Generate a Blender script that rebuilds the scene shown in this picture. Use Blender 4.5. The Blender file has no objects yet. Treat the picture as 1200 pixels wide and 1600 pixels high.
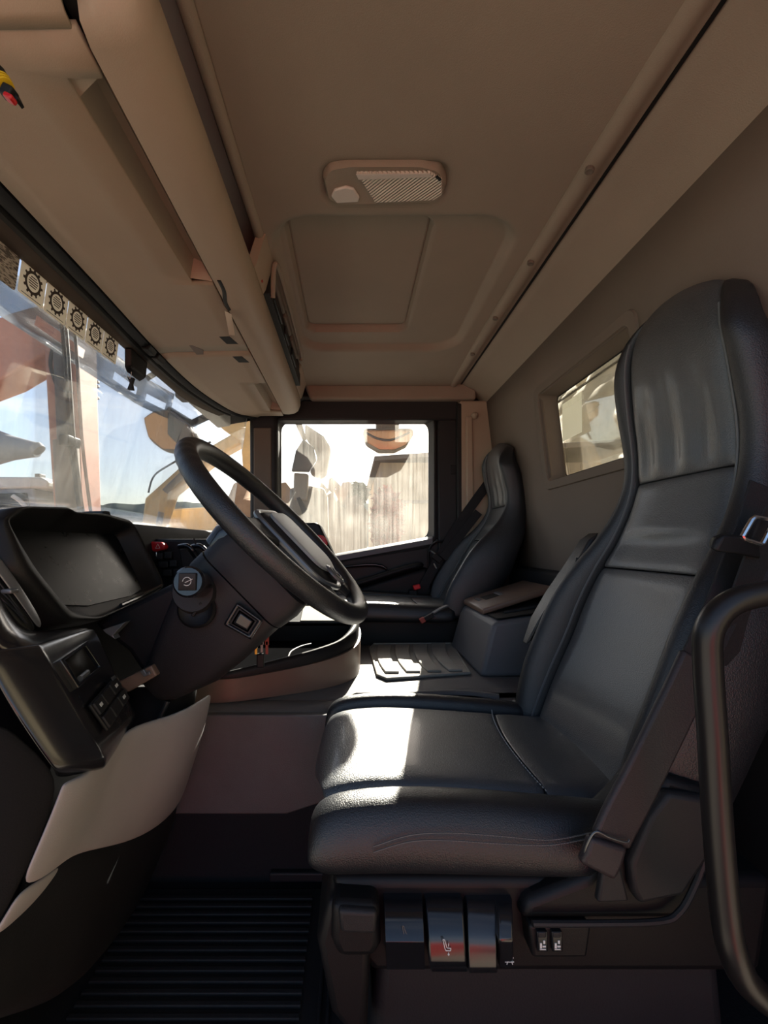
import bpy, bmesh, math, random
from mathutils import Vector, Matrix, noise
random.seed(7)
SC = bpy.context.scene
COL = SC.collection
V = Vector

# ------------------------------------------------------------------ camera, sky, sun, exposure
# The camera stands in the open driver's door, level, looking straight across the cab (+Y).
# X runs to the rear of the truck, Z is up; the camera is the origin, the cab floor lies at z = -0.83.
F, CX, CY = 680.0, 550.0, 850.0
cam = bpy.data.cameras.new('camera'); camo = bpy.data.objects.new('camera', cam); COL.objects.link(camo)
camo.rotation_euler = (math.radians(90), 0, 0)
cam.sensor_fit = 'VERTICAL'; cam.sensor_height = 32.0; cam.sensor_width = 24.0
cam.lens = F / 1600 * 32.0
cam.shift_x = 50 / 1600; cam.shift_y = 50 / 1600
cam.clip_start = 0.02; cam.clip_end = 2000
SC.camera = camo

SUN = V((0.207, 1.0, 0.62)).normalized()
world = bpy.data.worlds.new('sky'); SC.world = world; world.use_nodes = True
wn, wl = world.node_tree.nodes, world.node_tree.links
wn.clear()
wo = wn.new('ShaderNodeOutputWorld'); bg = wn.new('ShaderNodeBackground')
sky = wn.new('ShaderNodeTexSky'); sky.sky_type = 'NISHITA'; sky.sun_disc = False
sky.sun_elevation = math.asin(SUN.z); sky.sun_rotation = math.atan2(SUN.x, SUN.y)
sky.air_density = 1.0; sky.dust_density = 2.0; sky.ozone_density = 1.5
wtc = wn.new('ShaderNodeTexCoord'); wmp = wn.new('ShaderNodeMapping'); wmp.inputs['Scale'].default_value = (1.6, 1.6, 6.0)
wns = wn.new('ShaderNodeTexNoise'); wns.inputs['Scale'].default_value = 2.3; wns.inputs['Detail'].default_value = 7
wrp = wn.new('ShaderNodeValToRGB'); wrp.color_ramp.elements[0].position = .56; wrp.color_ramp.elements[1].position = .82
wmx = wn.new('ShaderNodeMix'); wmx.data_type = 'RGBA'
wl.new(wtc.outputs['Generated'], wmp.inputs['Vector']); wl.new(wmp.outputs['Vector'], wns.inputs['Vector'])
wl.new(wns.outputs['Fac'], wrp.inputs['Fac']); wl.new(wrp.outputs['Color'], wmx.inputs['Factor'])
wl.new(sky.outputs['Color'], wmx.inputs['A']); wmx.inputs['B'].default_value = (9.0, 9.0, 8.8, 1)
wl.new(wmx.outputs['Result'], bg.inputs['Color']); bg.inputs['Strength'].default_value = 0.12
wl.new(bg.outputs['Background'], wo.inputs['Surface'])
sl = bpy.data.lights.new('sun', 'SUN'); sl.energy = 16; sl.angle = 0.009; sl.color = (1.0, .93, .80)
slo = bpy.data.objects.new('sun', sl); COL.objects.link(slo)
slo.rotation_euler = SUN.to_track_quat('Z', 'Y').to_euler()
vs = SC.view_settings
SC.display_settings.display_device = 'sRGB'
vs.view_transform = 'Standard'; vs.look = 'None'; vs.exposure = 0.88; vs.gamma = 1.0; vs.use_curve_mapping = False

# ------------------------------------------------------------------ helpers
def P(px, py, Y): return V(((px - CX) / F * Y, Y, (CY - py) / F * Y))          # pixel at a known depth
def PZ(px, py, z): return P(px, py, z * F / (CY - py))                          # pixel on a level plane
def lin(r, g, b):
    f = lambda c: (c / 255 / 12.92) if c / 255 <= .04045 else ((c / 255 + .055) / 1.055) ** 2.4
    return (f(r), f(g), f(b), 1)
def catmull(xs, ys, x):
    if x <= xs[0]: return ys[0]
    if x >= xs[-1]: return ys[-1]
    for i in range(len(xs) - 1):
        if xs[i] <= x <= xs[i + 1]:
            h = xs[i + 1] - xs[i]; t = (x - xs[i]) / h
            d = lambda j: (ys[min(j + 1, len(ys) - 1)] - ys[max(j - 1, 0)]) / (xs[min(j + 1, len(xs) - 1)] - xs[max(j - 1, 0)])
            m0, m1 = d(i) * h, d(i + 1) * h
            return ys[i] * (2*t**3 - 3*t*t + 1) + m0 * (t**3 - 2*t*t + t) + ys[i + 1] * (3*t*t - 2*t**3) + m1 * (t**3 - t*t)
def sstep(a, b, x):
    t = max(0, min(1, (x - a) / (b - a))); return t * t * (3 - 2 * t)
def smooth_path(pts, n=8):
    pts = [V(p) for p in pts]; out = []
    for i in range(len(pts) - 1):
        p0, p1, p2, p3 = pts[max(i - 1, 0)], pts[i], pts[i + 1], pts[min(i + 2, len(pts) - 1)]
        for k in range(n):
            t = k / n
            out.append(.5 * ((2 * p1) + (-p0 + p2) * t + (2 * p0 - 5 * p1 + 4 * p2 - p3) * t * t + (-p0 + 3 * p1 - 3 * p2 + p3) * t ** 3))
    out.append(pts[-1]); return out

class B:
    def __init__(s): s.v = []; s.f = []
    def add(s, vs_, fs):
        o = len(s.v); s.v += [V(q) for q in vs_]; s.f += [[i + o for i in f] for f in fs]; return s
    def box(s, c, d, rot=None):
        c = V(c); R = rot or Matrix.Identity(3); h = V(d) / 2
        vs_ = [c + R @ V((x * h.x, y * h.y, z * h.z)) for x in (-1, 1) for y in (-1, 1) for z in (-1, 1)]
        return s.add(vs_, [(0, 1, 3, 2), (4, 6, 7, 5), (0, 4, 5, 1), (2, 3, 7, 6), (0, 2, 6, 4), (1, 5, 7, 3)])
    def bb(s, x0, x1, y0, y1, z0, z1): return s.box(((x0 + x1) / 2, (y0 + y1) / 2, (z0 + z1) / 2), (abs(x1 - x0), abs(y1 - y0), abs(z1 - z0)))
    def pbox(s, a, b, c, d, Y0, Y1):                                             # front face fills a pixel rectangle at depth Y0
        p, q = P(a, b, Y0), P(c, d, Y0); return s.bb(p.x, q.x, Y0, Y1, q.z, p.z)
    def extr(s, poly, d):                                                        # closed polygon of 3-D points pushed along d
        poly = [V(p) for p in poly]; n = len(poly); d = V(d)
        return s.add(poly + [p + d for p in poly], [list(range(n))[::-1], list(range(n, 2 * n))] + [(i, (i + 1) % n, (i + 1) % n + n, i + n) for i in range(n)])
    def prism(s, prof, y0, y1):                                                  # (x, z) profile along Y
        return s.extr([(x, y0, z) for x, z in prof], (0, y1 - y0, 0))
    def loft(s, secs, caps=True, closed=True):
        n = len(secs[0]); vs_ = [V(p) for sec in secs for p in sec]; fs = []
        for i in range(len(secs) - 1):
            for j in range(n if closed else n - 1):
                k = (j + 1) % n; fs.append((i * n + j, i * n + k, (i + 1) * n + k, (i + 1) * n + j))
        if caps and closed: fs += [list(range(n))[::-1], list(range((len(secs) - 1) * n, len(secs) * n))]
        return s.add(vs_, fs)
    def grid(s, rows): return s.loft(rows, caps=False, closed=False)
    def tube(s, path, r, n=12, closed=False):
        path = [V(p) for p in path]; m = len(path); secs = []; up = None
        for i, p in enumerate(path):
            a = path[(i - 1) % m] if (closed or i > 0) else p; b = path[(i + 1) % m] if (closed or i < m - 1) else p
            t = (b - a).normalized()
            if up is None: up = V((0, 0, 1)) if abs(t.z) < .9 else V((1, 0, 0))
            u = (up - t * up.dot(t)).normalized(); w = t.cross(u); up = u
            rr = r(i / (m - 1)) if callable(r) else r
            secs.append([p + (u * math.cos(2 * math.pi * k / n) + w * math.sin(2 * math.pi * k / n)) * rr for k in range(n)])
        if closed: secs.append(secs[0]); return s.loft(secs, caps=False)
        return s.loft(secs)
    def lathe(s, o, axis, prof, n=24):                                           # prof: (distance along axis, radius)
        o = V(o); ax = V(axis).normalized(); u = ax.orthogonal().normalized(); w = ax.cross(u)
        return s.loft([[o + ax * h + (u * math.cos(2 * math.pi * k / n) + w * math.sin(2 * math.pi * k / n)) * max(r, 1e-5) for k in range(n)] for h, r in prof])
    def ribbon(s, path, sides, w, t):                                            # flat strap: path points and side directions
        secs = []
        for i, p in enumerate(path):
            p = V(p); a = path[max(i - 1, 0)]; b = path[min(i + 1, len(path) - 1)]
            tn = (V(b) - V(a)).normalized(); sd = V(sides[i]) if isinstance(sides, list) else V(sides)
            sd = (sd - tn * sd.dot(tn)).normalized(); nn = tn.cross(sd)
            ww = w(i / (len(path) - 1)) if callable(w) else w
            secs.append([p + sd * ww / 2 + nn * t / 2, p - sd * ww / 2 + nn * t / 2, p - sd * ww / 2 - nn * t / 2, p + sd * ww / 2 - nn * t / 2])
        return s.loft(secs)
    def obj(s, name, mat, parent=None, bevel=0, seg=3, sub=0, solid=0, off=-1, flat=False, sharp=40, weld=False):
        me = bpy.data.meshes.new(name); me.from_pydata([tuple(q) for q in s.v], [], s.f)
        bm = bmesh.new(); bm.from_mesh(me)
        if weld: bmesh.ops.remove_doubles(bm, verts=bm.verts, dist=1e-5)
        bmesh.ops.recalc_face_normals(bm, faces=bm.faces); bm.to_mesh(me); bm.free()
        me.materials.append(mat)
        if not flat:
            me.polygons.foreach_set('use_smooth', [True] * len(me.polygons))
            if not sub: me.set_sharp_from_angle(angle=math.radians(sharp))
        o = bpy.data.objects.new(name, me); COL.objects.link(o)
        if solid: m = o.modifiers.new('solid', 'SOLIDIFY'); m.thickness = solid; m.offset = off
        if bevel:
            m = o.modifiers.new('bevel', 'BEVEL'); m.width = bevel; m.segments = seg; m.limit_method = 'ANGLE'; m.angle_limit = math.radians(35)
        if sub:
            m = o.modifiers.new('sub', 'SUBSURF'); m.levels = sub; m.render_levels = sub; m.boundary_smooth = 'PRESERVE_CORNERS'
        if parent: attach(o, parent)
        return o
def attach(o, parent):
    o.parent = parent
    loc = V(parent.location); q = parent
    while q.parent: q = q.parent; loc = V(q.location) if q.type == 'EMPTY' else loc
    if parent.type == 'EMPTY': o.matrix_parent_inverse = Matrix.Translation(-V(parent.location))
    elif parent.parent and parent.parent.type == 'EMPTY': o.matrix_parent_inverse = Matrix.Identity(4)
def thing(name, label, cat, loc=(0, 0, 0), group=None):
    o = bpy.data.objects.new(name, None); COL.objects.link(o); o.location = loc; o.empty_display_size = .1
    return tag(o, label, cat, group)
def tag(o, label, cat, group=None):
    o['label'] = label; o['category'] = cat
    if group: o['group'] = group
    return o
def struct(o, label=None, cat=None):
    o['kind'] = 'structure'
    if label: o['label'] = label
    if cat: o['category'] = cat
    return o

# ------------------------------------------------------------------ materials
M = {}
def mat(name, col, rough=.5, metal=0.0, bump=0.0, bscale=300, var=0.0, vscale=6, coat=0.0, spec=.5, stretch=None, col2=None, emit=None):
    m = bpy.data.materials.new(name); m.use_nodes = True; n, l = m.node_tree.nodes, m.node_tree.links
    b = n['Principled BSDF']; b.inputs['Base Color'].default_value = col; b.inputs['Roughness'].default_value = rough
    b.inputs['Metallic'].default_value = metal; b.inputs['Specular IOR Level'].default_value = spec
    if coat: b.inputs['Coat Weight'].default_value = coat; b.inputs['Coat Roughness'].default_value = .15
    if emit: b.inputs['Emission Color'].default_value = emit; b.inputs['Emission Strength'].default_value = 1
    if bump or var:
        tc = n.new('ShaderNodeTexCoord'); mp = n.new('ShaderNodeMapping'); l.new(tc.outputs['Object'], mp.inputs['Vector'])
        if stretch: mp.inputs['Scale'].default_value = stretch
    if var:
        ns = n.new('ShaderNodeTexNoise'); ns.inputs['Scale'].default_value = vscale; ns.inputs['Detail'].default_value = 6; ns.inputs['Roughness'].default_value = .65
        l.new(mp.outputs['Vector'], ns.inputs['Vector'])
        mx = n.new('ShaderNodeMix'); mx.data_type = 'RGBA'; rp = n.new('ShaderNodeMapRange')
        rp.inputs['From Min'].default_value = .5 - .22; rp.inputs['From Max'].default_value = .5 + .22
        l.new(ns.outputs['Fac'], rp.inputs['Value']); l.new(rp.outputs['Result'], mx.inputs['Factor'])
        c2 = col2 or tuple(min(1, c * (1 + var)) for c in col[:3]) + (1,)
        mx.inputs['A'].default_value = tuple(c * (1 - var) for c in col[:3]) + (1,) if not col2 else col; mx.inputs['B'].default_value = c2
        l.new(mx.outputs['Result'], b.inputs['Base Color'])
        rr = n.new('ShaderNodeMapRange'); rr.inputs['To Min'].default_value = max(.02, rough - .06); rr.inputs['To Max'].default_value = rough + .08
        l.new(ns.outputs['Fac'], rr.inputs['Value']); l.new(rr.outputs['Result'], b.inputs['Roughness'])
    if bump:
        n2 = n.new('ShaderNodeTexNoise'); n2.inputs['Scale'].default_value = bscale; n2.inputs['Detail'].default_value = 3
        l.new(mp.outputs['Vector'], n2.inputs['Vector'])
        bp = n.new('ShaderNodeBump'); bp.inputs['Strength'].default_value = bump; bp.inputs['Distance'].default_value = .002
        l.new(n2.outputs['Fac'], bp.inputs['Height']); l.new(bp.outputs['Normal'], b.inputs['Normal'])
    M[name] = m; return m
mat('headliner', lin(150, 137, 122), .75, bump=.25, bscale=500, var=.06, vscale=4)
mat('beige', lin(170, 152, 133), .5, bump=.12, bscale=600, var=.05, vscale=5)
mat('rearwall', lin(108, 96, 86), .7, bump=.2, bscale=500, var=.06, vscale=3)
mat('leather', lin(30, 32, 36), .36, bump=.5, bscale=520, var=.12, vscale=9, spec=.7)
mat('leather_panel', lin(60, 63, 67), .40, bump=.6, bscale=480, var=.16, vscale=7, spec=1.0, coat=.3)  # lighter than the bolsters: sheen from the windscreen lifted into the colour
mat('piping', lin(96, 98, 100), .45)  # grey paints the highlight along black leather piping
mat('plastic', lin(36, 36, 38), .5, spec=.35, bump=.2, bscale=700, var=.08)
mat('matte_black', lin(14, 14, 15), .95, spec=.0, bump=.2, bscale=400, var=.1)
mat('dash_soft', lin(20, 20, 22), .75, spec=.2, bump=.2, bscale=600, var=.1)
mat('plastic_dark', lin(20, 20, 22), .48, spec=.3, bump=.15, bscale=700, var=.08)
mat('plastic_gloss', lin(24, 25, 29), .2, var=.1, coat=.4)
mat('rail_black', lin(26, 24, 25), .36, var=.1)
mat('trim_gloss', lin(30, 30, 33), .24, var=.08, coat=.5)
mat('pad_sheen', lin(150, 154, 154), .45, bump=.3, bscale=400, var=.1)  # colour of the sun sheen painted on the hub pad
mat('satin', lin(120, 122, 126), .32, metal=.5)
mat('knee', lin(166, 162, 162), .5, bump=.2, bscale=500, var=.06, vscale=8)
mat('tunnel', lin(96, 92, 90), .6, bump=.35, bscale=420, var=.1, vscale=12)
mat('box_grey', lin(96, 96, 100), .5, bump=.3, bscale=520, var=.06)
mat('header_dark', lin(82, 74, 66), .7, bump=.2, bscale=500, var=.06)
mat('tray_brown', lin(112, 92, 80), .38, bump=.12, bscale=500, var=.07)
mat('rubber', lin(26, 27, 30), .65, bump=.3, bscale=300, var=.15, vscale=14)
mat('mat_rubber', lin(140, 136, 128), .6, bump=.3, bscale=350, var=.14, vscale=16)
mat('carpet', lin(22, 23, 27), .9, bump=.6, bscale=250, var=.15)
mat('webbing', lin(24, 24, 28), .7, bump=.6, bscale=900, var=.1, stretch=(1, 1, .25))
mat('sleeve', lin(44, 38, 40), .5, bump=.3, bscale=500, var=.1)
mat('chrome', lin(205, 207, 210), .18, metal=1)
mat('steel', lin(120, 122, 124), .35, metal=.9, var=.1)
mat('red', lin(190, 30, 36), .35)
mat('vivid_red', lin(225, 40, 45), .4)  # vivid plain red of the belt buckle button
mat('red_steel', lin(158, 42, 38), .5, var=.15, vscale=3)
mat('rust_red', lin(150, 60, 50), .5)
mat('yellow', lin(225, 190, 40), .4)
mat('screen', lin(16, 18, 22), .28, var=.5, vscale=30, spec=.16)
mat('white_print', lin(215, 216, 214), .6)
mat('paper', lin(214, 206, 188), .75, var=.05)
mat('print_dark', lin(70, 62, 56), .8)
mat('brass', lin(190, 150, 70), .3, metal=1)
mat('lens', lin(222, 212, 198), .2, coat=.0)
def ribbed(m, sc):
    n, l = m.node_tree.nodes, m.node_tree.links; w = n.new('ShaderNodeTexWave'); w.inputs['Scale'].default_value = sc; w.wave_type = 'BANDS'; w.bands_direction = 'DIAGONAL'
    tc = n.new('ShaderNodeTexCoord'); l.new(tc.outputs['Object'], w.inputs['Vector']); bp = n.new('ShaderNodeBump'); bp.inputs['Distance'].default_value = .004; bp.inputs['Strength'].default_value = .9
    l.new(w.outputs['Fac'], bp.inputs['Height']); l.new(bp.outputs['Normal'], n['Principled BSDF'].inputs['Normal'])
ribbed(M['lens'], 70)
mat('lens_clear', lin(208, 200, 190), .12, bump=.4, bscale=160, coat=.7)
mat('black', lin(10, 10, 11), .6)
mat('stitch', lin(92, 92, 94), .7)
mat('stitch_light', lin(168, 168, 166), .7)
mat('rubber_seal', lin(20, 20, 21), .6, bump=.2, bscale=400)
mat('boom_paint', lin(176, 122, 104), .6, bump=.3, bscale=20, var=.2, vscale=2.5)
mat('boom_tan', lin(206, 172, 128), .6, var=.15, vscale=3)
mat('yellow_paint', lin(196, 166, 112), .5, var=.15, vscale=3)
mat('grey_paint', lin(132, 136, 142), .45, var=.1, vscale=3)
mat('white_paint', lin(190, 190, 186), .45, var=.08, vscale=3)
mat('dark_paint', lin(74, 72, 72), .5, var=.1, vscale=3)
mat('mirror_shell', lin(150, 142, 132), .5, var=.1, vscale=8)
mat('mirror_glass', lin(176, 146, 120), .15, metal=1)  # metal tinted brown to paint in the reflected ground
mat('gravel', lin(132, 124, 113), .9, bump=1, bscale=3, var=.2, vscale=.6)
mat('bank', lin(170, 156, 126), .9, bump=1, bscale=6, var=.25, vscale=1.2)
mat('dirt', lin(158, 128, 98), .95, bump=1, bscale=5, var=.3, vscale=1.5)
mat('hill', lin(112, 118, 104), .95, var=.3, vscale=.06)
mat('foliage', lin(70, 84, 48), .8, var=.4, vscale=3)
mat('foliage_red', lin(156, 66, 50), .8, var=.4, vscale=3)
mat('wood_wall', lin(178, 158, 132), .8, var=.25, vscale=2, stretch=(3, 3, .15))
mat('slate', lin(116, 104, 96), .7, var=.2, vscale=3)
mat('bark', lin(84, 66, 50), .9, var=.3, vscale=6)

def glass_mat(name, tint, dust, dcol, sc=(1, 1, .06), scale=40, gloss=.05, base=.0):
    m = bpy.data.materials.new(name); m.use_nodes = True; n, l = m.node_tree.nodes, m.node_tree.links; n.clear()
    o = n.new('ShaderNodeOutputMaterial'); tr = n.new('ShaderNodeBsdfTransparent'); tr.inputs['Color'].default_value = tint
    df = n.new('ShaderNodeBsdfTranslucent'); df.inputs['Color'].default_value = dcol
    dd = n.new('ShaderNodeBsdfDiffuse'); dd.inputs['Color'].default_value = dcol
    a = n.new('ShaderNodeMixShader'); a.inputs[0].default_value = .35; l.new(df.outputs[0], a.inputs[1]); l.new(dd.outputs[0], a.inputs[2])
    tc = n.new('ShaderNodeTexCoord'); mp = n.new('ShaderNodeMapping'); mp.inputs['Scale'].default_value = sc; l.new(tc.outputs['Object'], mp.inputs['Vector'])
    ns = n.new('ShaderNodeTexNoise'); ns.inputs['Scale'].default_value = scale; ns.inputs['Detail'].default_value = 5; ns.inputs['Roughness'].default_value = .6
    l.new(mp.outputs['Vector'], ns.inputs['Vector'])
    n2 = n.new('ShaderNodeTexNoise'); n2.inputs['Scale'].default_value = 5; n2.inputs['Detail'].default_value = 4; l.new(tc.outputs['Object'], n2.inputs['Vector'])
    mu = n.new('ShaderNodeMath'); mu.operation = 'MULTIPLY'; l.new(ns.outputs['Fac'], mu.inputs[0]); l.new(n2.outputs['Fac'], mu.inputs[1])
    mr = n.new('ShaderNodeMapRange'); mr.inputs['From Min'].default_value = .12; mr.inputs['From Max'].default_value = .42
    mr.inputs['To Min'].default_value = base; mr.inputs['To Max'].default_value = dust; l.new(mu.outputs[0], mr.inputs['Value'])
    mx = n.new('ShaderNodeMixShader'); l.new(mr.outputs['Result'], mx.inputs[0]); l.new(tr.outputs[0], mx.inputs[1]); l.new(a.outputs[0], mx.inputs[2])
    gl = n.new('ShaderNodeBsdfGlossy'); gl.inputs['Roughness'].default_value = .02
    fr = n.new('ShaderNodeFresnel'); fr.inputs['IOR'].default_value = 1.25
    fm = n.new('ShaderNodeMath'); fm.operation = 'MULTIPLY'; fm.inputs[1].default_value = gloss * 10; l.new(fr.outputs[0], fm.inputs[0])
    m2 = n.new('ShaderNodeMixShader'); l.new(fm.outputs[0], m2.inputs[0]); l.new(mx.outputs[0], m2.inputs[1]); l.new(gl.outputs[0], m2.inputs[2])
    l.new(m2.outputs[0], o.inputs['Surface']); M[name] = m; return m
glass_mat('windscreen', (.96, .975, .98, 1), .12, (.9, .9, .88, 1), sc=(1, 1, .12), scale=60, base=.02)
glass_mat('side_glass', (.96, .965, .96, 1), .13, (.95, .92, .85, 1), sc=(1, 1, .035), scale=75, base=.015)
glass_mat('rear_glass', (.97, .97, .94, 1), .2, (.95, .9, .78, 1), sc=(1, 1, .6), scale=30, base=.05)
def thin_paper(name, col, tf):
    m = bpy.data.materials.new(name); m.use_nodes = True; n, l = m.node_tree.nodes, m.node_tree.links; n.clear()
    o = n.new('ShaderNodeOutputMaterial'); a = n.new('ShaderNodeBsdfDiffuse'); b = n.new('ShaderNodeBsdfTranslucent'); mx = n.new('ShaderNodeMixShader')
    ns = n.new('ShaderNodeTexNoise'); ns.inputs['Scale'].default_value = 60; mc = n.new('ShaderNodeMix'); mc.data_type = 'RGBA'; l.new(ns.outputs['Fac'], mc.inputs['Factor'])
    mc.inputs['A'].default_value = col; mc.inputs['B'].default_value = tuple(c * .9 for c in col[:3]) + (1,)
    for q in (a, b): l.new(mc.outputs['Result'], q.inputs['Color'])
    mx.inputs[0].default_value = tf; l.new(a.outputs[0], mx.inputs[1]); l.new(b.outputs[0], mx.inputs[2]); l.new(mx.outputs[0], o.inputs['Surface']); M[name] = m
thin_paper('sticker', lin(252, 244, 228), .62); thin_paper('film', lin(232, 240, 244), .8)
glass_mat('visor_smoke', (.50, .53, .56, 1), .16, (.75, .78, .8, 1), scale=20, base=.05)

# ------------------------------------------------------------------ the cab shell
FZ, CZ = -.83, .78
YF = 2.2                                                     # passenger side
struct(B().bb(-.95, 1.0, .28, 2.3, FZ - .05, FZ).obj('floor', M['carpet']))

def rrect(x, y, x0, x1, y0, y1, r, w):                        # 1 inside a rounded rectangle, 0 outside, soft edge w
    dx = max(x0 + r - x, 0, x - (x1 - r)); dy = max(y0 + r - y, 0, y - (y1 - r))
    return 1 - sstep(-w, 0, math.hypot(dx, dy) - r)
def ceil_z(x, y):
    z = CZ - .012 * ((y - 1.25) / .9) ** 2
    z += .022 * rrect(x, y, -.215, .425, 1.02, 1.745, .12, .028)
    z += .03 * rrect(x, y, -.175, .21, 1.05, 1.635, .05, .014)
    z += .012 * rrect(x, y, -.075, .215, .872, 1.005, .05, .018)
    return z
xs = [-.225 + .705 * i / 150 for i in range(151)]; ys = [.34 + 1.84 * j / 260 for j in range(261)]
ceiling = struct(B().grid([[(x, y, ceil_z(x, y)) for x in xs] for y in ys]).obj('ceiling', M['headliner'], solid=.012, off=0))
hb = B(); n = 14
pts = []
for cx_, cy_, a0 in ((.17, 1.09, -90), (.17, 1.585, 0), (-.135, 1.585, 90), (-.135, 1.09, 180)):
    for k in range(7): a = math.radians(a0 + k * 15); pts.append((cx_ + .028 * math.cos(a), cy_ + .028 * math.sin(a), CZ + .034))
hb.extr(pts, (0, 0, .03)).obj('roof_hatch_panel', M['headliner'], ceiling, bevel=.008)
# front bead of the roof lining and the strip above the door
B().tube(smooth_path([(-.236, .34, .765), (-.236, .8, .772), (-.232, 1.1, .775)]), .013, 10).obj('lining_bead', M['headliner'], ceiling)
B().prism([(-.235, .785), (.60, .785), (.60, .70), (-.2, .70)], 2.10, 2.2).obj('lining_end_strip', M['headliner'], ceiling, bevel=.012)

# long rail with clips, groove and cove where the roof meets the rear wall
cove = struct(B().loft([[(.475, y, .79), (.468, y, .772), (.474, y, .762), (.489, y, .756), (.502, y, .760), (.512, y, .770),
                         (.520, y, .772), (.524, y, .772), (.526, y, .79), (.5, y, .80)] for y in (.3, .8, 1.3, 1.8, 2.16)], ).obj('trim_1', M['headliner'], bevel=0))
cove.data.set_sharp_from_angle(angle=math.radians(60))
for px, py in ((900, 265), (816, 410), (762, 497), (728, 553)):
    c = PZ(px, py, .758); B().lathe((.481, c.y, .757), (-.2, 0, -1), [(-.004, .009), (.003, .009), (.0045, .007), (.003, .003)], 16).obj('rail_clip', M['rearwall'], cove)
B().bb(.524, .531, .3, 2.16, .77, .80).obj('groove', M['black'], cove)
B().loft([[(.531, y, .80), (.531, y, .777), (.537, y, .768), (.56, y, .757), (.59, y, .742), (.62, y, .722), (.638, y, .706), (.652, y, .694), (.662, y, .686), (.70, y, .68), (.70, y, .80)]
          for y in (.3, .8, 1.3, 1.8, 2.16)]).obj('cove_panel', M['headliner'], cove)

# rear wall with window opening
def RW(y, z): return .664 + .115 * max(0, .69 - z) ** 1.0 * 1.05
wy0, wy1, wz0, wz1 = 1.055, 1.565, .225, .535
wb = B()
yy = [.3, wy0, wy1, 2.25]; zz = [-.84, -.5, wz0, wz1, .70]
for i in range(3):
    for j in range(4):
        if i == 1 and j == 2: continue
        wb.add([(RW(0, zz[j + b]), yy[i + a], zz[j + b]) for a, b in ((0, 0), (1, 0), (1, 1), (0, 1))], [(0, 1, 2, 3)])
rear = struct(wb.obj('wall_rear', M['rearwall'], solid=.02, off=0, weld=True))
win2 = bpy.data.objects.new('window_2', None); COL.objects.link(win2); win2.location = (.72, 1.3, .38); struct(win2)
def ring(b, yz_out, yz_in, dxo, dxi):                                             # frame between two rounded loops on the rear wall
    n = len(yz_out); vs_ = [(RW(y, z) + dxo, y, z) for y, z in yz_out] + [(RW(y, z) + dxi, y, z) for y, z in yz_in]
    return b.add(vs_, [(i, (i + 1) % n, n + (i + 1) % n, n + i) for i in range(n)])
def rloop(y0, y1, z0, z1, r, k=6):
    o = []
    for cy_, cz_, a0 in ((y1 - r, z1 - r, 0), (y0 + r, z1 - r, 90), (y0 + r, z0 + r, 180), (y1 - r, z0 + r, 270)):
        for q in range(k + 1): a = math.radians(a0 + 90 * q / k); o.append((cy_ + r * math.cos(a), cz_ + r * math.sin(a)))
    return o
L0 = rloop(wy0 - .035, wy1 + .04, wz0 - .035, wz1 + .035, .035); L1 = rloop(wy0 - .028, wy1 + .033, wz0 - .028, wz1 + .028, .03)
L2 = rloop(wy0 - .002, wy1 + .004, wz0 - .002, wz1 + .002, .022); L3 = rloop(wy0 + .012, wy1 - .010, wz0 + .012, wz1 - .012, .018)
fb = B(); ring(fb, L0, L1, 0, -.016); ring(fb, L1, L2, -.016, -.016); ring(fb, L2, L3, -.016, .05)
fb.obj('window_frame', M['rearwall'], win2, weld=True, sharp=50)
sb = B(); ring(sb, L3, rloop(wy0 + .018, wy1 - .016, wz0 + .018, wz1 - .018, .014), .045, .043); sb.obj('seal', M['rubber_seal'], win2)
g = [(RW(0, z) + .048, y, z) for y, z in L3]
B().extr(g, (.004, 0, 0)).obj('pane', M['rear_glass'], win2, flat=True)
B().bb(.738, .741, wy0, wy1, .505, .512).obj('pane_divider', M['rubber_seal'], win2)
c = P(852, 668, 1.545); stx = RW(0, .45) + .0455
B().add([(stx + .012 * (.50 - z), y, z) for y, z in ((1.53, .49), (1.40, .49), (1.40, .36), (1.53, .36))], [(0, 1, 2, 3)]).obj('pane_film', M['film'], win2)

# side walls, front bulkhead
def RWx(z): return RW(0, z)
sw = B()                                                     # passenger side behind the door (beige pillar panel)
sw.prism([(.525, .70), (RWx(.70), .70), (RWx(-.84) + .02, -.84), (.53, -.84)], 2.12, 2.2)
pil = struct(sw.obj('wall_right', M['beige'], bevel=.01))
B().prism([(.553, .62), (.585, .62), (.60, -.3), (.555, -.3)], 2.105, 2.125).obj('pillar_ridge', M['beige'], pil, bevel=.008)
hk = B().lathe(P(741, 650, 2.12), (0, -1, 0), [(0, .016), (.012, .016), (.022, .013), (.03, .006)], 16); hk.obj('coat_hook', M['beige'], pil)
struct(B().prism([(.70, .70), (.92, .70), (.92, -.84), (.70, -.84)], .26, .32).obj('wall_left', M['rearwall'], bevel=.01))
struct(B().prism([(-.92, .04), (-.88, .04), (-.88, FZ), (-.92, FZ)], .28, 2.3).obj('wall_front', M['plastic_dark']))
B2 = B().bb(-.75, .85, .22, .34, .70, .80)
struct(B2.obj('trim_2', M['plastic_dark'], bevel=.02))       # driver's door header, just above the frame

# passenger door with its window
door = bpy.data.objects.new('door_1', None); COL.objects.link(door); door.location = (.0, 2.2, FZ)
struct(door)
def DP(px, py, Y=YF): p = P(px, py, Y); return (p.x, p.z)
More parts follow.
